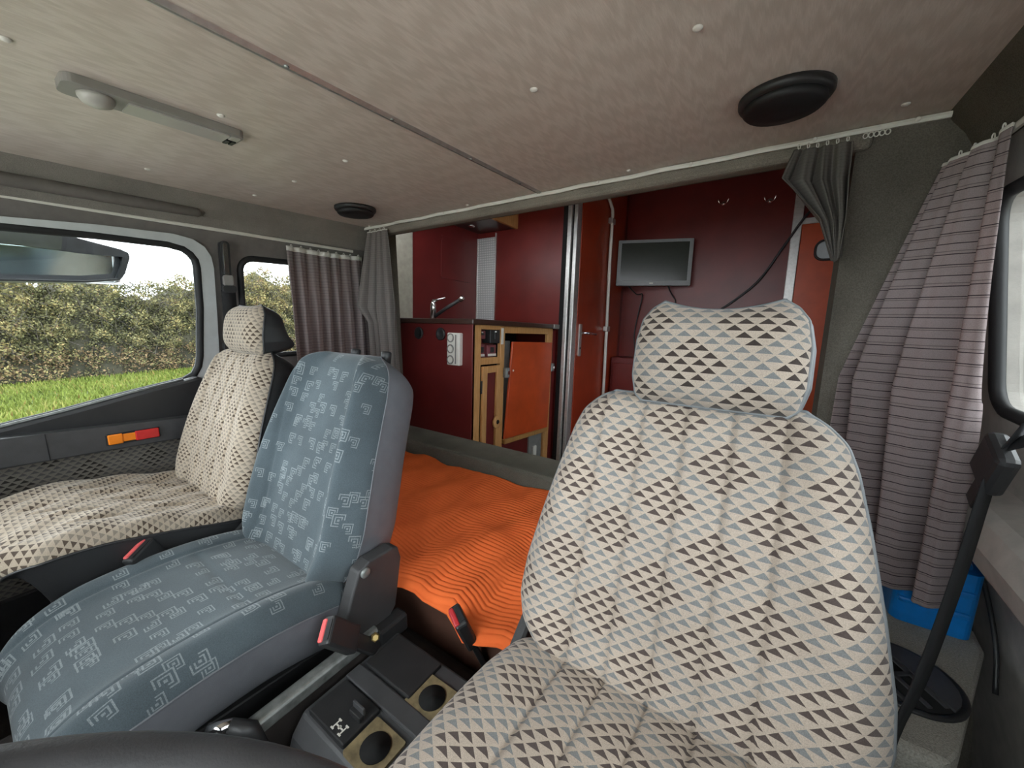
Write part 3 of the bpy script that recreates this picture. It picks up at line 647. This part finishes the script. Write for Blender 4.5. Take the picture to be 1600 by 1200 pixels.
obj('bolt_cover', MB().prism(rrect(.578, .606, 1.165, 1.20, .007), -.046, -.03, side(-1)), 'lamp_grey', pb, bevel=.004)
obj('webbing', strap([side(-1)(.592, 1.15, -.035), side(-1)(.594, 1.05, -.03), side(-1)(.59, .9, -.03), side(-1)(.585, .6, -.03)], .044, (0, 1, 0)), 'webbing', pb, smooth=True, solid=.002)
obj('guide', MB().prism(rrect(.565, .615, .935, .965, .008), -.045, -.02, side(-1)), 'black_plastic', pb, bevel=.005)

# steering wheel
sc_, st_ = Vector((.56, -.06, .86)), R(30)
swl = thing('steering_wheel', 'black steering wheel rim at the lower left edge', 'steering wheel', tuple(sc_))
e1 = Vector((1, 0, 0)); e2 = Vector((0, math.cos(st_), -math.sin(st_))); nn = Vector((0, math.sin(st_), math.cos(st_)))
obj('rim', MB().tube([sc_ + .19 * (e1 * math.cos(a) + e2 * math.sin(a)) for a in [2 * math.pi * k / 72 for k in range(72)]], .018, 14, True), 'dark_plastic', swl, smooth=True)
for a in (R(200), R(340), R(90 + 180)):
    d_ = e1 * math.cos(a) + e2 * math.sin(a)
    obj('spoke', MB().tube([sc_ - nn * .03 + d_ * .03, sc_ - nn * .02 + d_ * .11, sc_ + d_ * .188], .014, 8, flat=.009), 'dark_plastic', swl, smooth=True)
Mh = Matrix((e1, e2, nn)).transposed().to_4x4(); Mh.translation = sc_
obj('hub', MB().lathe([(.03, -.06), (.055, -.045), (.058, -.02), (.045, -.012), (.01, -.01)], Mh, 28), 'dark_plastic', swl, smooth=True)
obj('column', MB().tube([sc_ - nn * .05, sc_ - nn * .30 - Vector((0, .1, 0)), Vector((.56, -.47, .42))], .035, 12), 'black_plastic', swl, smooth=True)

# blue canister and cable on the shelf, floor vent
cn = thing('canister', 'blue plastic canister behind the big striped curtain', 'canister', (.985, 1.05, .455))
obj('body', MB().prism(rrect(.925, 1.04, 1.005, 1.125, .018), .456, .592, fXY), 'blue_plastic', cn, bevel=.014, seg=3)
obj('shoulder', MB().prism([(.93, .585), (1.035, .585), (1.02, .612), (.995, .665), (.955, .665), (.935, .62)], 1.02, 1.11, fXZ), 'blue_plastic', cn, bevel=.015, seg=3)
obj('rib', MB().box(.930, 1.03, 1.0, 1.01, .50, .512), 'blue_plastic', cn, bevel=.004)
obj('rib', MB().box(.930, 1.03, 1.0, 1.01, .545, .557), 'blue_plastic', cn, bevel=.004)
vt = thing('floor_vent', 'round black vent set into the beige shelf at lower right', 'vent', (.912, .84, .455))
M = T(.912, .84, .455) @ Matrix.Scale(.9, 4)
obj('rim', MB().lathe([(.087, 0), (.087, .004), (.082, .006), (.076, .004), (.074, -.0), (.07, .001)], M, 40), 'black_plastic', vt, smooth=True)
obj('bowl', MB().lathe([(.075, .003), (.055, .0015), (.002, .001)], M, 40), 'void_black', vt, smooth=True)
for k in range(4):
    obj('vane', MB().box(-.004, .004, -.07 + .01 * abs(k - 1.5), .07 - .01 * abs(k - 1.5), .0, .006, M @ RZ(35) @ T(-.045 + .03 * k, 0, 0)), 'charcoal_plastic', vt, bevel=.001)
obj('vane', MB().box(-.072, .072, -.004, .004, .0, .006, M @ RZ(35)), 'charcoal_plastic', vt, bevel=.001)
obj('flap', MB().prism([(.076 * math.cos(a), .076 * math.sin(a)) for a in [R(-40 + 15 * k) for k in range(11)]], .003, .008, lambda p, q, d: tuple(M @ Vector((p, q, d)))), 'charcoal_plastic', vt)
tag(obj('cable', MB().tube(spline([(1.045, 1.10, .60), (1.06, 1.06, .54), (1.065, 1.0, .47), (1.063, .96, .40)], 16), .004, 6), 'black_plastic', smooth=True), 'thin dark cable along the wall beside the blue canister', 'cable')

# ================================================================== LIVING BOX (slightly pitched against the cab)
XF[0] = T(0, 1.3, .5) @ RX(-3.3) @ T(0, -1.3, -.5)
struct('floor', MB().box(-1.16, 1.16, 1.29, 3.06, .10, .14), 'floor_rubber', 'dark floor of the red living area', 'floor')
struct('ceiling', MB().box(-1.16, 1.16, 1.29, 3.06, 2.05, 2.09), 'beige_wall', 'pale ceiling of the living area above the beam', 'ceiling')
struct('wall_camper_left', MB().box(-1.16, -1.10, 1.29, 3.06, .10, 2.06), 'maroon_laminate', 'dark red side wall behind the kitchen tap', 'wall')
WN = rrect(1.70, 2.35, .70, 1.08, .05)
struct('wall_camper_right', MB().prism([(1.29, .1), (3.06, .1), (3.06, 2.06), (1.29, 2.06)], 1.12, 1.17, fYZ, [WN]), 'maroon_laminate', 'red side wall of the living area with a window', 'wall')
struct('window_4', MB().prism(offset_loop(WN, .004), 1.142, 1.147, fYZ), 'window_glass', 'side window of the living area', 'window')
struct('wall_camper_rear', MB().box(-.42, 1.17, 3.0, 3.06, .10, 2.06), 'red_laminate', 'red wall carrying the flat screen', 'wall')
struct('wall_camper_front', MB().prism([(-1.16, .1), (1.16, .1), (1.16, 2.06), (-1.16, 2.06)], 1.272, 1.294, fXZ, [[(-1.09, .47), (.80, .47), (.80, 1.60), (-1.09, 1.60)]]), 'beige_wall', 'living box front wall around the opening to the cab', 'wall')
struct('trim_8', MB().box(-1.10, -1.09, 1.296, 1.525, 1.0, 2.04), 'beige_wall', 'beige strip on the wall left of the kitchen tap', 'wall panel', bevel=.003)
struct('wall_camper_partition', MB().box(-1.10, -.415, 2.12, 2.16, .12, 2.05), 'red_laminate', 'dark red partition behind the kitchen worktop', 'wall')
struct('trim_9', MB().box(-.432, -.40, 2.095, 2.13, .12, 2.05), 'void_black', 'black vertical joint beside the red inner door', 'joint')
al = thing('trim_10', 'double aluminium upright at the latch side of the inner door', 'door frame', (-.36, 2.12, .12), kind='structure')
obj('profile', MB().box(-.40, -.374, 2.085, 2.15, .12, 2.05), 'aluminium', al, bevel=.004)
obj('profile', MB().box(-.366, -.343, 2.10, 2.16, .12, 2.05), 'aluminium', al, bevel=.004)
obj('gap', MB().box(-.376, -.364, 2.105, 2.14, .12, 2.05), 'void_black', al)
mm = MB().grid([[(-1.098 + .155 * i, 2.117, 1.04 + .58 * j) for j in range(2)] for i in range(2)]); mm.uv = [(.155 * i, .58 * j) for i in range(2) for j in range(2)]
cp = thing('trim_11', 'checkered aluminium plate in the kitchen corner', 'metal plate', (-1.02, 2.115, 1.045), kind='structure')
obj('plate', mm, 'checker_plate', cp, solid=.004)
obj('edge', MB().box(-.945, -.938, 2.108, 2.12, 1.045, 1.645), 'aluminium', cp, bevel=.002)
obj('edge', MB().box(-1.10, -1.093, 2.108, 2.12, 1.045, 1.62), 'aluminium', cp, bevel=.002)
tag(obj('wall_hatch', MB().prism(rrect(1.76, 2.045, 1.315, 1.57, .008), -1.104, -1.094, fYZ), 'maroon_laminate', bevel=.003), 'flush red square hatch panel on the wall beside the checkered plate', 'hatch')

wc = thing('wall_cupboard', 'small overhead cupboard with wooden front above the checkered plate', 'cupboard', (-.93, 1.98, 1.65))
obj('body', MB().box(-1.10, -.79, 1.80, 2.12, 1.655, 1.95), 'worktop_dark', wc, bevel=.003)
obj('front_rail', MB().box(-.79, -.77, 1.80, 2.12, 1.65, 1.95), 'oak', wc, bevel=.003)
obj('bottom_edge', MB().box(-1.10, -.765, 1.795, 1.81, 1.645, 1.66), 'oak_dark', wc, bevel=.002)
obj('down_light', MB().lathe([(.022, 0), (.02, .006), (.015, .008)], T(-1.0, 1.93, 1.655) @ RX(180), 18), 'chrome', wc, smooth=True)

# --- kitchen unit
kc = thing('kitchen_cabinet', 'dark red kitchen cabinet with oak face frame behind the bed', 'cabinet', (-.75, 1.7, .14))
FX = -.445
obj('end_panel', MB().box(-1.09, FX, 1.30, 1.318, .14, 1.02), 'maroon_laminate', kc, bevel=.002)['label'] = 'dark red end panel'
obj('carcass', MB().box(-1.09, FX - .30, 1.32, 2.10, .14, 1.015), 'void_black', kc)
def fr(y0, y1, z0, z1, mat='oak', nm='stile', d=.02, off=0, par=None): return obj(nm, MB().box(FX - .02 + off, FX - .02 + off + d, y0, y1, z0, z1), mat, par or kc, bevel=.003)
fr(1.302, 1.362, .14, 1.02); fr(1.515, 1.552, .14, 1.02); fr(1.992, 2.052, .14, 1.02)
fr(1.362, 1.515, 1.0, 1.02, nm='rail'); fr(1.552, 1.992, .985, 1.02, nm='rail'); fr(1.362, 1.515, .835, .868, nm='rail')
fr(1.36, 1.52, .20, .245, nm='rail'); fr(1.552, 1.992, .145, .2, nm='rail')
fr(2.052, 2.10, .14, 1.01, 'maroon_laminate', 'filler_panel')
obj('niche_back', MB().box(FX - .06, FX - .05, 1.36, 1.52, .86, 1.0), 'maroon_laminate', kc)
for (y0, y1, z0, z1, dp, mt) in ((1.37, 1.425, .955, .995, .035, 'switch_purple'), (1.432, 1.508, .935, 1.0, .06, 'black_plastic'), (1.37, 1.42, .872, .93, .035, 'switch_purple'), (1.435, 1.505, .872, .928, .04, 'switch_purple')):
    b_ = obj('control_module', MB().box(FX - .06, FX - .06 + dp, y0, y1, z0, z1), mt, kc, bevel=.003)
    obj('button', MB().box(FX - .06 + dp, FX - .054 + dp, (y0 + y1) / 2 - .012, (y0 + y1) / 2 + .012, z0 + .018, z1 - .012), 'black_plastic', b_, bevel=.002)
    if z0 < .9:
        obj('name_strip', MB().box(FX - .06 + dp, FX - .056 + dp, y0 + .004, y1 - .004, z0 + .001, z0 + .012), 'white_plastic', b_)
    else:
        obj('name_strip', MB().box(FX - .06 + dp, FX - .056 + dp, (y0 + y1) / 2 - .004, (y0 + y1) / 2 + .004, z1 - .012, z1 - .006), 'white_plastic', b_)
obj('white_strip', MB().box(FX, FX + .004, 1.517, 1.533, .93, 1.01), 'white_plastic', kc)
ldr = obj('door', MB().box(FX - .012, FX - .002, 1.395, 1.485, .245, .80), 'maroon_laminate', kc)
for (y0, y1, z0, z1) in ((1.368, 1.402, .245, .828), (1.478, 1.512, .245, .828), (1.402, 1.478, .795, .828), (1.402, 1.478, .245, .275)):
    obj('door_frame', MB().box(FX - .004, FX + .012, y0, y1, z0, z1), 'oak', ldr, bevel=.004)
kb = obj('pull_boss', MB().lathe([(.032, 0), (.032, .008), (.024, .010), (.002, .010)], T(FX + .006, 1.487, .545) @ RY(90), 24), 'oak', ldr, smooth=True)
obj('finger_hole', MB().lathe([(.012, 0), (.010, .003)], T(FX + .0155, 1.487, .545) @ RY(90), 14), 'void_black', kb)
obj('hinge', MB().box(FX, FX + .008, 1.36, 1.37, .70, .76), 'black_plastic', ldr)
obj('fridge_edge', MB().box(FX - .05, FX - .03, 1.552, 1.64, .40, .945), 'fridge_grey', kc)
fp = obj('flap', MB().prism([(1.600, .943), (2.022, .937), (2.008, .420), (1.552, .442)], FX + .004, FX + .016, fYZ), 'orange_laminate', kc, bevel=.003); fp['label'] = 'bright orange-red flap hanging askew'
obj('flap_edge', MB().prism([(1.548, .44), (2.008, .42), (2.008, .395), (1.548, .415)], FX + .0, FX + .02, fYZ), 'oak_dark', fp, bevel=.003)
obj('lower_panel', MB().box(FX - .03, FX - .015, 1.552, 1.99, .2, .44), 'maroon_laminate', kc)
sk = obj('socket_panel', MB().box(FX - .02, FX - .006, 1.83, 1.975, .2, .40), 'fridge_grey', kc)
obj('socket', MB().prism(rrect(1.87, 1.91, .262, .325, .008), FX - .006, FX + .002, fYZ), 'white_plastic', sk, bevel=.003)
for y, z in ((1.556, .79), (2.036, .79)):
    l_ = obj('latch', MB().box(FX, FX + .02, y - .015, y + .018, z - .028, z + .022), 'dull_metal', kc, bevel=.003)
    obj('latch_bolt', MB().box(FX + .02, FX + .026, y - .006, y + .012, z - .012, z + .006), 'chrome', l_, bevel=.001)
obj('screw', MB().lathe([(.006, 0), (.004, .003)], T(FX + .016, 1.61, .795) @ RY(90), 10), 'screw_white', fp)
for x in (-.79, -.64):
    d_ = obj('round_outlet', MB().lathe([(.030, 0), (.030, .006), (.024, .010), (.018, .006), (.001, .006)], T(x, 1.30, .972) @ RX(90), 24), 'black_plastic', kc, smooth=True)
ps = obj('socket_strip', MB().box(-.575, -.500, 1.272, 1.30, .832, .98), 'white_plastic', kc, bevel=.005); ps['label'] = 'white three-way socket strip'
for k in range(3):
    z = .957 - .05 * k
    so = obj('socket', MB().lathe([(.0205, 0), (.0205, .003), (.017, .003), (.016, -.001), (.001, -.001)], T(-.552, 1.272, z) @ RX(90), 20), 'lamp_grey', ps, smooth=True)
    obj('socket_face', MB().lathe([(.0135, .0), (.0135, .0035), (.001, .0035)], T(-.552, 1.272, z) @ RX(90), 18), 'white_plastic', so)
obj('side_ridge', MB().box(-.522, -.517, 1.269, 1.274, .84, .972), 'lamp_grey', ps)
wt = [(-1.10, 1.284), (-.430, 1.284), (-.430, 2.10), (-1.10, 2.10)]
tag(obj('worktop', MB().prism(wt, 1.02, 1.045, fXY), 'worktop_dark', bevel=.005), 'thin dark brown kitchen worktop with the tap', 'worktop')
tag(obj('edge_cap', MB().box(-.443, -.424, 2.03, 2.105, 1.018, 1.046), 'lamp_grey', bevel=.005), 'pale end cap on the right end of the worktop', 'end cap')
tp = thing('tap', 'chrome mixer tap with dark spout on the worktop', 'tap', (-.93, 1.53, 1.045))
obj('body', MB().tube([(-.93, 1.53, 1.045), (-.93, 1.53, 1.13), (-.93, 1.53, 1.148)], [.017, .016, .012], 14), 'chrome', tp, smooth=True)
obj('spout', MB().tube([(-.925, 1.53, 1.06), (-.85, 1.56, 1.115), (-.775, 1.59, 1.162)], .010, 10), 'black_plastic', tp, smooth=True)
obj('nozzle', MB().tube([(-.785, 1.588, 1.158), (-.765, 1.595, 1.172)], .014, 12), 'chrome', tp, smooth=True)
obj('lever', MB().tube([(-.93, 1.53, 1.15), (-.90, 1.54, 1.157), (-.86, 1.552, 1.168)], [.010, .006, .005], 8), 'chrome', tp, smooth=True)

# --- inner door
d3 = thing('door_3', 'orange-red inner door with lever handle and white tube', 'door', (-.35, 2.55, .14), kind='structure')
obj('leaf', MB().box(-.375, -.342, 2.165, 2.93, .14, 2.03), 'door_laminate', d3, bevel=.004)
hp = obj('handle_plate', MB().prism(rrect(2.195, 2.228, .855, 1.055, .006), -.342, -.334, fYZ), 'aluminium', d3, bevel=.002)
obj('lever', MB().tube([(-.334, 2.212, 1.0), (-.296, 2.214, 1.0), (-.286, 2.23, .999), (-.284, 2.335, .993)], .008, 8), 'chrome', hp, smooth=True)
obj('keyhole', MB().lathe([(.007, 0), (.006, .002)], T(-.334, 2.212, .905) @ RY(90), 10), 'void_black', hp)
tb = obj('tube', MB().tube([(-.325, 2.65, .20), (-.325, 2.64, .7), (-.325, 2.625, 1.1), (-.325, 2.605, 1.5), (-.325, 2.605, 1.80), (-.325, 2.595, 1.835), (-.325, 2.45, 1.93), (-.325, 2.32, 2.0)], .0105, 10), 'white_plastic', d3, smooth=True); tb['label'] = 'white bent tube'
for y, z in ((2.605, 1.76), (2.632, 1.035)):
    obj('clamp', MB().box(-.342, -.312, y - .032, y + .032, z - .018, z + .018), 'aluminium', tb, bevel=.004)
for z in (.62, 1.5):
    obj('hinge', MB().tube([(-.336, 2.925, z - .05), (-.336, 2.925, z + .05)], .012, 8), 'black_plastic', d3)
struct('wall_camper_corner', MB().box(-.43, -.35, 2.94, 3.02, .12, 2.05), 'maroon_laminate', 'dark red corner post between inner door and screen wall', 'wall')

# --- flat screen and wall fittings
tv = thing('flat_screen', 'grey-framed flat screen on the red wall', 'monitor', (-.10, 2.875, 1.353))
M = T(-.10, 2.875, 1.512) @ RZ(math.degrees(math.atan2(.15, .478)))
bz = obj('bezel', MB().prism(rrect(-.25, .25, -.159, .159, .006), -.018, .02, lambda p, q, d: tuple(M @ Vector((p, d, q))), [rrect(-.226, .226, -.125, .140, .002)]), 'tv_bezel', tv, bevel=.003)
obj('screen', MB().box(-.228, .228, -.012, -.006, -.127, .142, M), 'tv_screen', tv)
obj('badge', MB().box(-.02, .005, -.0195, -.018, -.147, -.138, M), 'white_plastic', bz)
obj('badge', MB().box(.012, .02, -.0195, -.018, -.147, -.139, M), 'lamp_grey', bz)
obj('back_cover', MB().box(-.2, .2, .018, .045, -.12, .12, M), 'black_plastic', tv, bevel=.01)
obj('bracket', MB().tube([(-.10, 2.91, 1.52), (-.09, 2.995, 1.52)], .03, 10), 'dull_metal', tv)
obj('cable', MB().tube(spline([(-.27, 2.86, 1.36), (-.22, 2.93, 1.30), (-.19, 2.97, 1.30), (-.215, 2.985, 1.16), (-.235, 2.99, 1.0), (-.215, 2.99, .85)], 24), .0045, 6), 'black_plastic', tv, smooth=True)
obj('cable', MB().tube(spline([(.0, 2.91, 1.36), (.02, 2.97, 1.30), (.045, 2.99, 1.25), (.02, 2.99, 1.19)], 16), .005, 6), 'black_plastic', tv, smooth=True)
for x, z, lb in ((.295, 1.892, 'small chrome wall hook, the one nearer the screen'), (.556, 1.868, 'small chrome wall hook, the one nearer the white post')):
    hk = thing('wall_hook', lb, 'hook', (x, 3.0, z), 'chrome wall hooks')
    obj('plate', MB().lathe([(.016, 0), (.014, .006)], T(x, 3.0, z) @ RX(90), 14), 'chrome', hk, smooth=True)
    for s in (-1, 1): obj('prong', MB().tube(spline([(x, 2.995, z), (x + s * .018, 2.975, z - .008), (x + s * .028, 2.968, z + .008), (x + s * .03, 2.966, z + .018)], 8), .004, 6), 'chrome', hk, smooth=True)
pw = thing('trim_12', 'pale aluminium post with cross bar right of the screen', 'post', (.71, 2.99, .14), kind='structure')
obj('post', MB().box(.688, .738, 2.975, 3.002, .14, 2.05), 'aluminium', pw, bevel=.004)
obj('cross_bar', MB().box(.738, 1.12, 2.98, 3.002, 1.70, 1.735), 'aluminium', pw, bevel=.003)
struct('door_4', MB().box(.738, 1.12, 2.985, 3.002, .14, 1.70), 'orange_laminate', 'lighter orange-red panel with a porthole at the right', 'door panel', bevel=.003)
po = thing('porthole', 'small rounded window with black frame in the orange-red panel', 'porthole', (.89, 2.98, 1.47))
PR = rrect(.812, .965, 1.475, 1.60, .05)
obj('frame', MB().prism(PR, 2.968, 2.986, fXZ, [offset_loop(PR, -.012)]), 'rubber', po, bevel=.003)
obj('pane', MB().prism(offset_loop(PR, -.010), 2.976, 2.98, fXZ), 'porthole_daylight', po)  # solid wall behind; light from outside is painted as the pale tone
tag(obj('cable', MB().tube(spline([(.80, 2.96, 1.80), (.745, 2.962, 1.735), (.66, 2.975, 1.58), (.55, 2.985, 1.38), (.42, 2.99, 1.25), (.30, 2.99, 1.16), (.22, 2.99, 1.08)], 40), .007, 8), 'black_plastic', smooth=True), 'long black cable sagging across the red wall', 'cable')
lc = thing('low_cupboard', 'low dark red cupboard under the flat screen', 'cupboard', (.0, 2.85, .14))
obj('body', MB().box(-.33, .66, 2.78, 2.985, .14, .83), 'maroon_laminate', lc, bevel=.004)
obj('door', MB().box(-.31, .15, 2.765, 2.782, .20, .79), 'red_laminate', lc, bevel=.004)
obj('door', MB().box(.17, .63, 2.765, 2.782, .20, .79), 'red_laminate', lc, bevel=.004)
XF[0] = Matrix.Identity(4)

# ================================================================== OUTSIDE
mr = thing('wing_mirror', 'dark kerb mirror outside the top of the passenger window', 'mirror', (-1.3, .15, 1.17))
def oval(y0, y1, z0, z1, n=40, e=3.2):
    return [((y0 + y1) / 2 + (y1 - y0) / 2 * math.copysign(abs(math.cos(a)) ** (2 / e), math.cos(a)), (z0 + z1) / 2 + (z1 - z0) / 2 * math.copysign(abs(math.sin(a)) ** (2 / e), math.sin(a))) for a in [2 * math.pi * k / n for k in range(n)]]
HO = [(-.12, 1.17), (.10, 1.165), (.30, 1.172), (.385, 1.186), (.402, 1.21), (.422, 1.268), (.42, 1.285), (.40, 1.295), (.27, 1.325), (.10, 1.33), (-.12, 1.32)]
obj('housing', MB().prism(HO, -1.38, -1.30, fYZ, [[(-.11, 1.177), (.10, 1.172), (.30, 1.179), (.378, 1.192), (.396, 1.24), (.402, 1.268), (.30, 1.268), (.05, 1.284), (-.11, 1.28)]]), 'mirror_shell', mr, bevel=.012, seg=3)
G = [[(-1.345 + .0035 * j + .008 * math.sin(math.pi * i / 20), -.115 + .515 * i / 20, 1.172 + .112 * j / 10) for j in range(11)] for i in range(21)]
obj('mirror_pane', MB().grid(G), 'mirror_glass', mr, smooth=True, solid=.004)
obj('rear_shell', MB().prism(HO, -1.40, -1.375, fYZ), 'mirror_shell', mr, bevel=.008)
obj('arm', MB().tube([(-1.34, .02, 1.33), (-1.30, .02, 1.42), (-1.12, .02, 1.45)], .018, 10), 'mirror_shell', mr, smooth=True)

GZ = -.75
struct('ground', MB().box(-60, 30, -40, 50, GZ - .1, GZ), 'soil_grass', 'green meadow outside the passenger window', 'ground')
struct('bounce_strip', MB().box(-3.6, 8, -40, 50, GZ - .02, GZ + .015), 'gravel', 'added pale gravel strip that bounces light into the cab', 'ground')  # added ground strip, bounces neutral daylight up onto the cab ceiling
nr = np.random.default_rng(7)
def leaves(name, P, size, mat, tone, up=0, asp=.55):
    n = len(P); d = nr.normal(size=(n, 3)); d /= np.linalg.norm(d, axis=1, keepdims=True)
    if up: d = d * .45 + np.array([0, 0, 1]); d /= np.linalg.norm(d, axis=1, keepdims=True)
    e = np.cross(d, nr.normal(size=(n, 3))); e /= np.linalg.norm(e, axis=1, keepdims=True)
    s = size * nr.uniform(.6, 1.3, n)[:, None]
    if up: V = np.stack([P - e * s * asp, P + e * s * asp, P + d * s * 2], 1); k = 3
    else: V = np.stack([P - d * s, P + e * s * asp, P + d * s, P - e * s * asp], 1); k = 4
    V = V.reshape(-1, 3); me = bpy.data.meshes.new(name)
    me.vertices.add(n * k); me.vertices.foreach_set('co', V.astype(np.float32).ravel())
    me.loops.add(n * k); me.loops.foreach_set('vertex_index', np.arange(n * k, dtype=np.int32))
    me.polygons.add(n); me.polygons.foreach_set('loop_start', np.arange(0, n * k, k, dtype=np.int32)); me.polygons.foreach_set('loop_total', np.full(n, k, dtype=np.int32))
    at = me.attributes.new('tone', 'FLOAT', 'POINT'); at.data.foreach_set('value', np.repeat(np.clip(tone, 0, 1), k).astype(np.float32))
    me.update(); me.validate(); me.materials.append(MAT[mat]); return me
HX = -15.0
def htop(y): return 2.05 + .045 * y + .22 * np.sin(y * 1.1) + .14 * np.sin(y * 2.9 + 1) + .08 * np.sin(y * 7.3)
hd = thing('hedge', 'tall autumn hedge across the meadow, seen through passenger windows', 'hedge', (HX, 5, GZ))
G = []
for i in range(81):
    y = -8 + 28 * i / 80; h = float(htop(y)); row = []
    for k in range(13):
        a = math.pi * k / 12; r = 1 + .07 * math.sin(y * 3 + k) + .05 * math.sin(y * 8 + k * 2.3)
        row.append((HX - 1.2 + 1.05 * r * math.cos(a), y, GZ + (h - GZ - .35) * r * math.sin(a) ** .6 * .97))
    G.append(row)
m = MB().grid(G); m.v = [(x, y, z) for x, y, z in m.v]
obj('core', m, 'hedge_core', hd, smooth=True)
N = 200000
y = nr.uniform(-7, 19, N); h = htop(y) - GZ; q = nr.uniform(0, 1, N) ** .8; z = GZ + h * q + nr.normal(0, .05, N)
clump = np.sin(y * 5 + z * 4) * np.sin(z * 6 - y * 3) + .6 * np.sin(y * 13 + 1) * np.sin(z * 11 + 2)
x = HX - .1 - 1.0 * np.maximum(q - .55, 0) ** 1.6 * nr.uniform(.2, 2.2, N) + .16 * clump + nr.normal(0, .10, N)
tone = .42 + .17 * clump + nr.normal(0, .16, N) + .12 * np.sin(y * .9 + 2) + .10 * (q - .5)
big = nr.uniform(0, 1, N) < .06; tone[big] += .35
low = q < .28; tone[low & (nr.uniform(0, 1, N) < .5)] = .95
P = np.stack([x - HX, y - 5, z - GZ], 1)
o = bpy.data.objects.new('leaves', leaves('leaves', P, .033, 'hedge_leaf', tone)); COL.objects.link(o); o.parent = hd; o['kind'] = 'stuff'
tw = MB()
for k in range(1900):
    yy = rng.uniform(-5, 17); hh = float(htop(yy)); zz = rng.uniform(GZ + .5, hh + .05) if k % 3 else hh - rng.uniform(0, .3); L_ = rng.uniform(.25, .7)
    p = Vector((HX + rng.uniform(-.8 if zz > hh - .5 else -.1, .2), yy, zz)); d_ = Vector((rng.uniform(-.3, .5), rng.uniform(-.9, .9), rng.uniform(.1, 1))).normalized()
    tw.tube([p, p + d_ * L_ * .5 + Vector((0, 0, .03)), p + d_ * L_], [.006, .0045, .0025], 3)
tw = obj('twigs', tw, 'twig', hd); tw['kind'] = 'stuff'
N = 90000
x = -nr.uniform(4.5, 15.2, N); y = nr.uniform(-6, 14, N)
tone = np.clip(.45 + .2 * np.sin(x * 1.7 + y * .8) * np.sin(y * 1.9) + nr.normal(0, .18, N), 0, .9); tone[nr.uniform(0, 1, N) < .03] = .97
P = np.stack([x, y, np.full(N, GZ)], 1)
gr = bpy.data.objects.new('grass', leaves('grass', P, .055, 'grass_blade', tone, up=1, asp=.35)); COL.objects.link(gr)
tag(gr, 'bright green grass growing in front of the hedge', 'grass', kind='stuff')
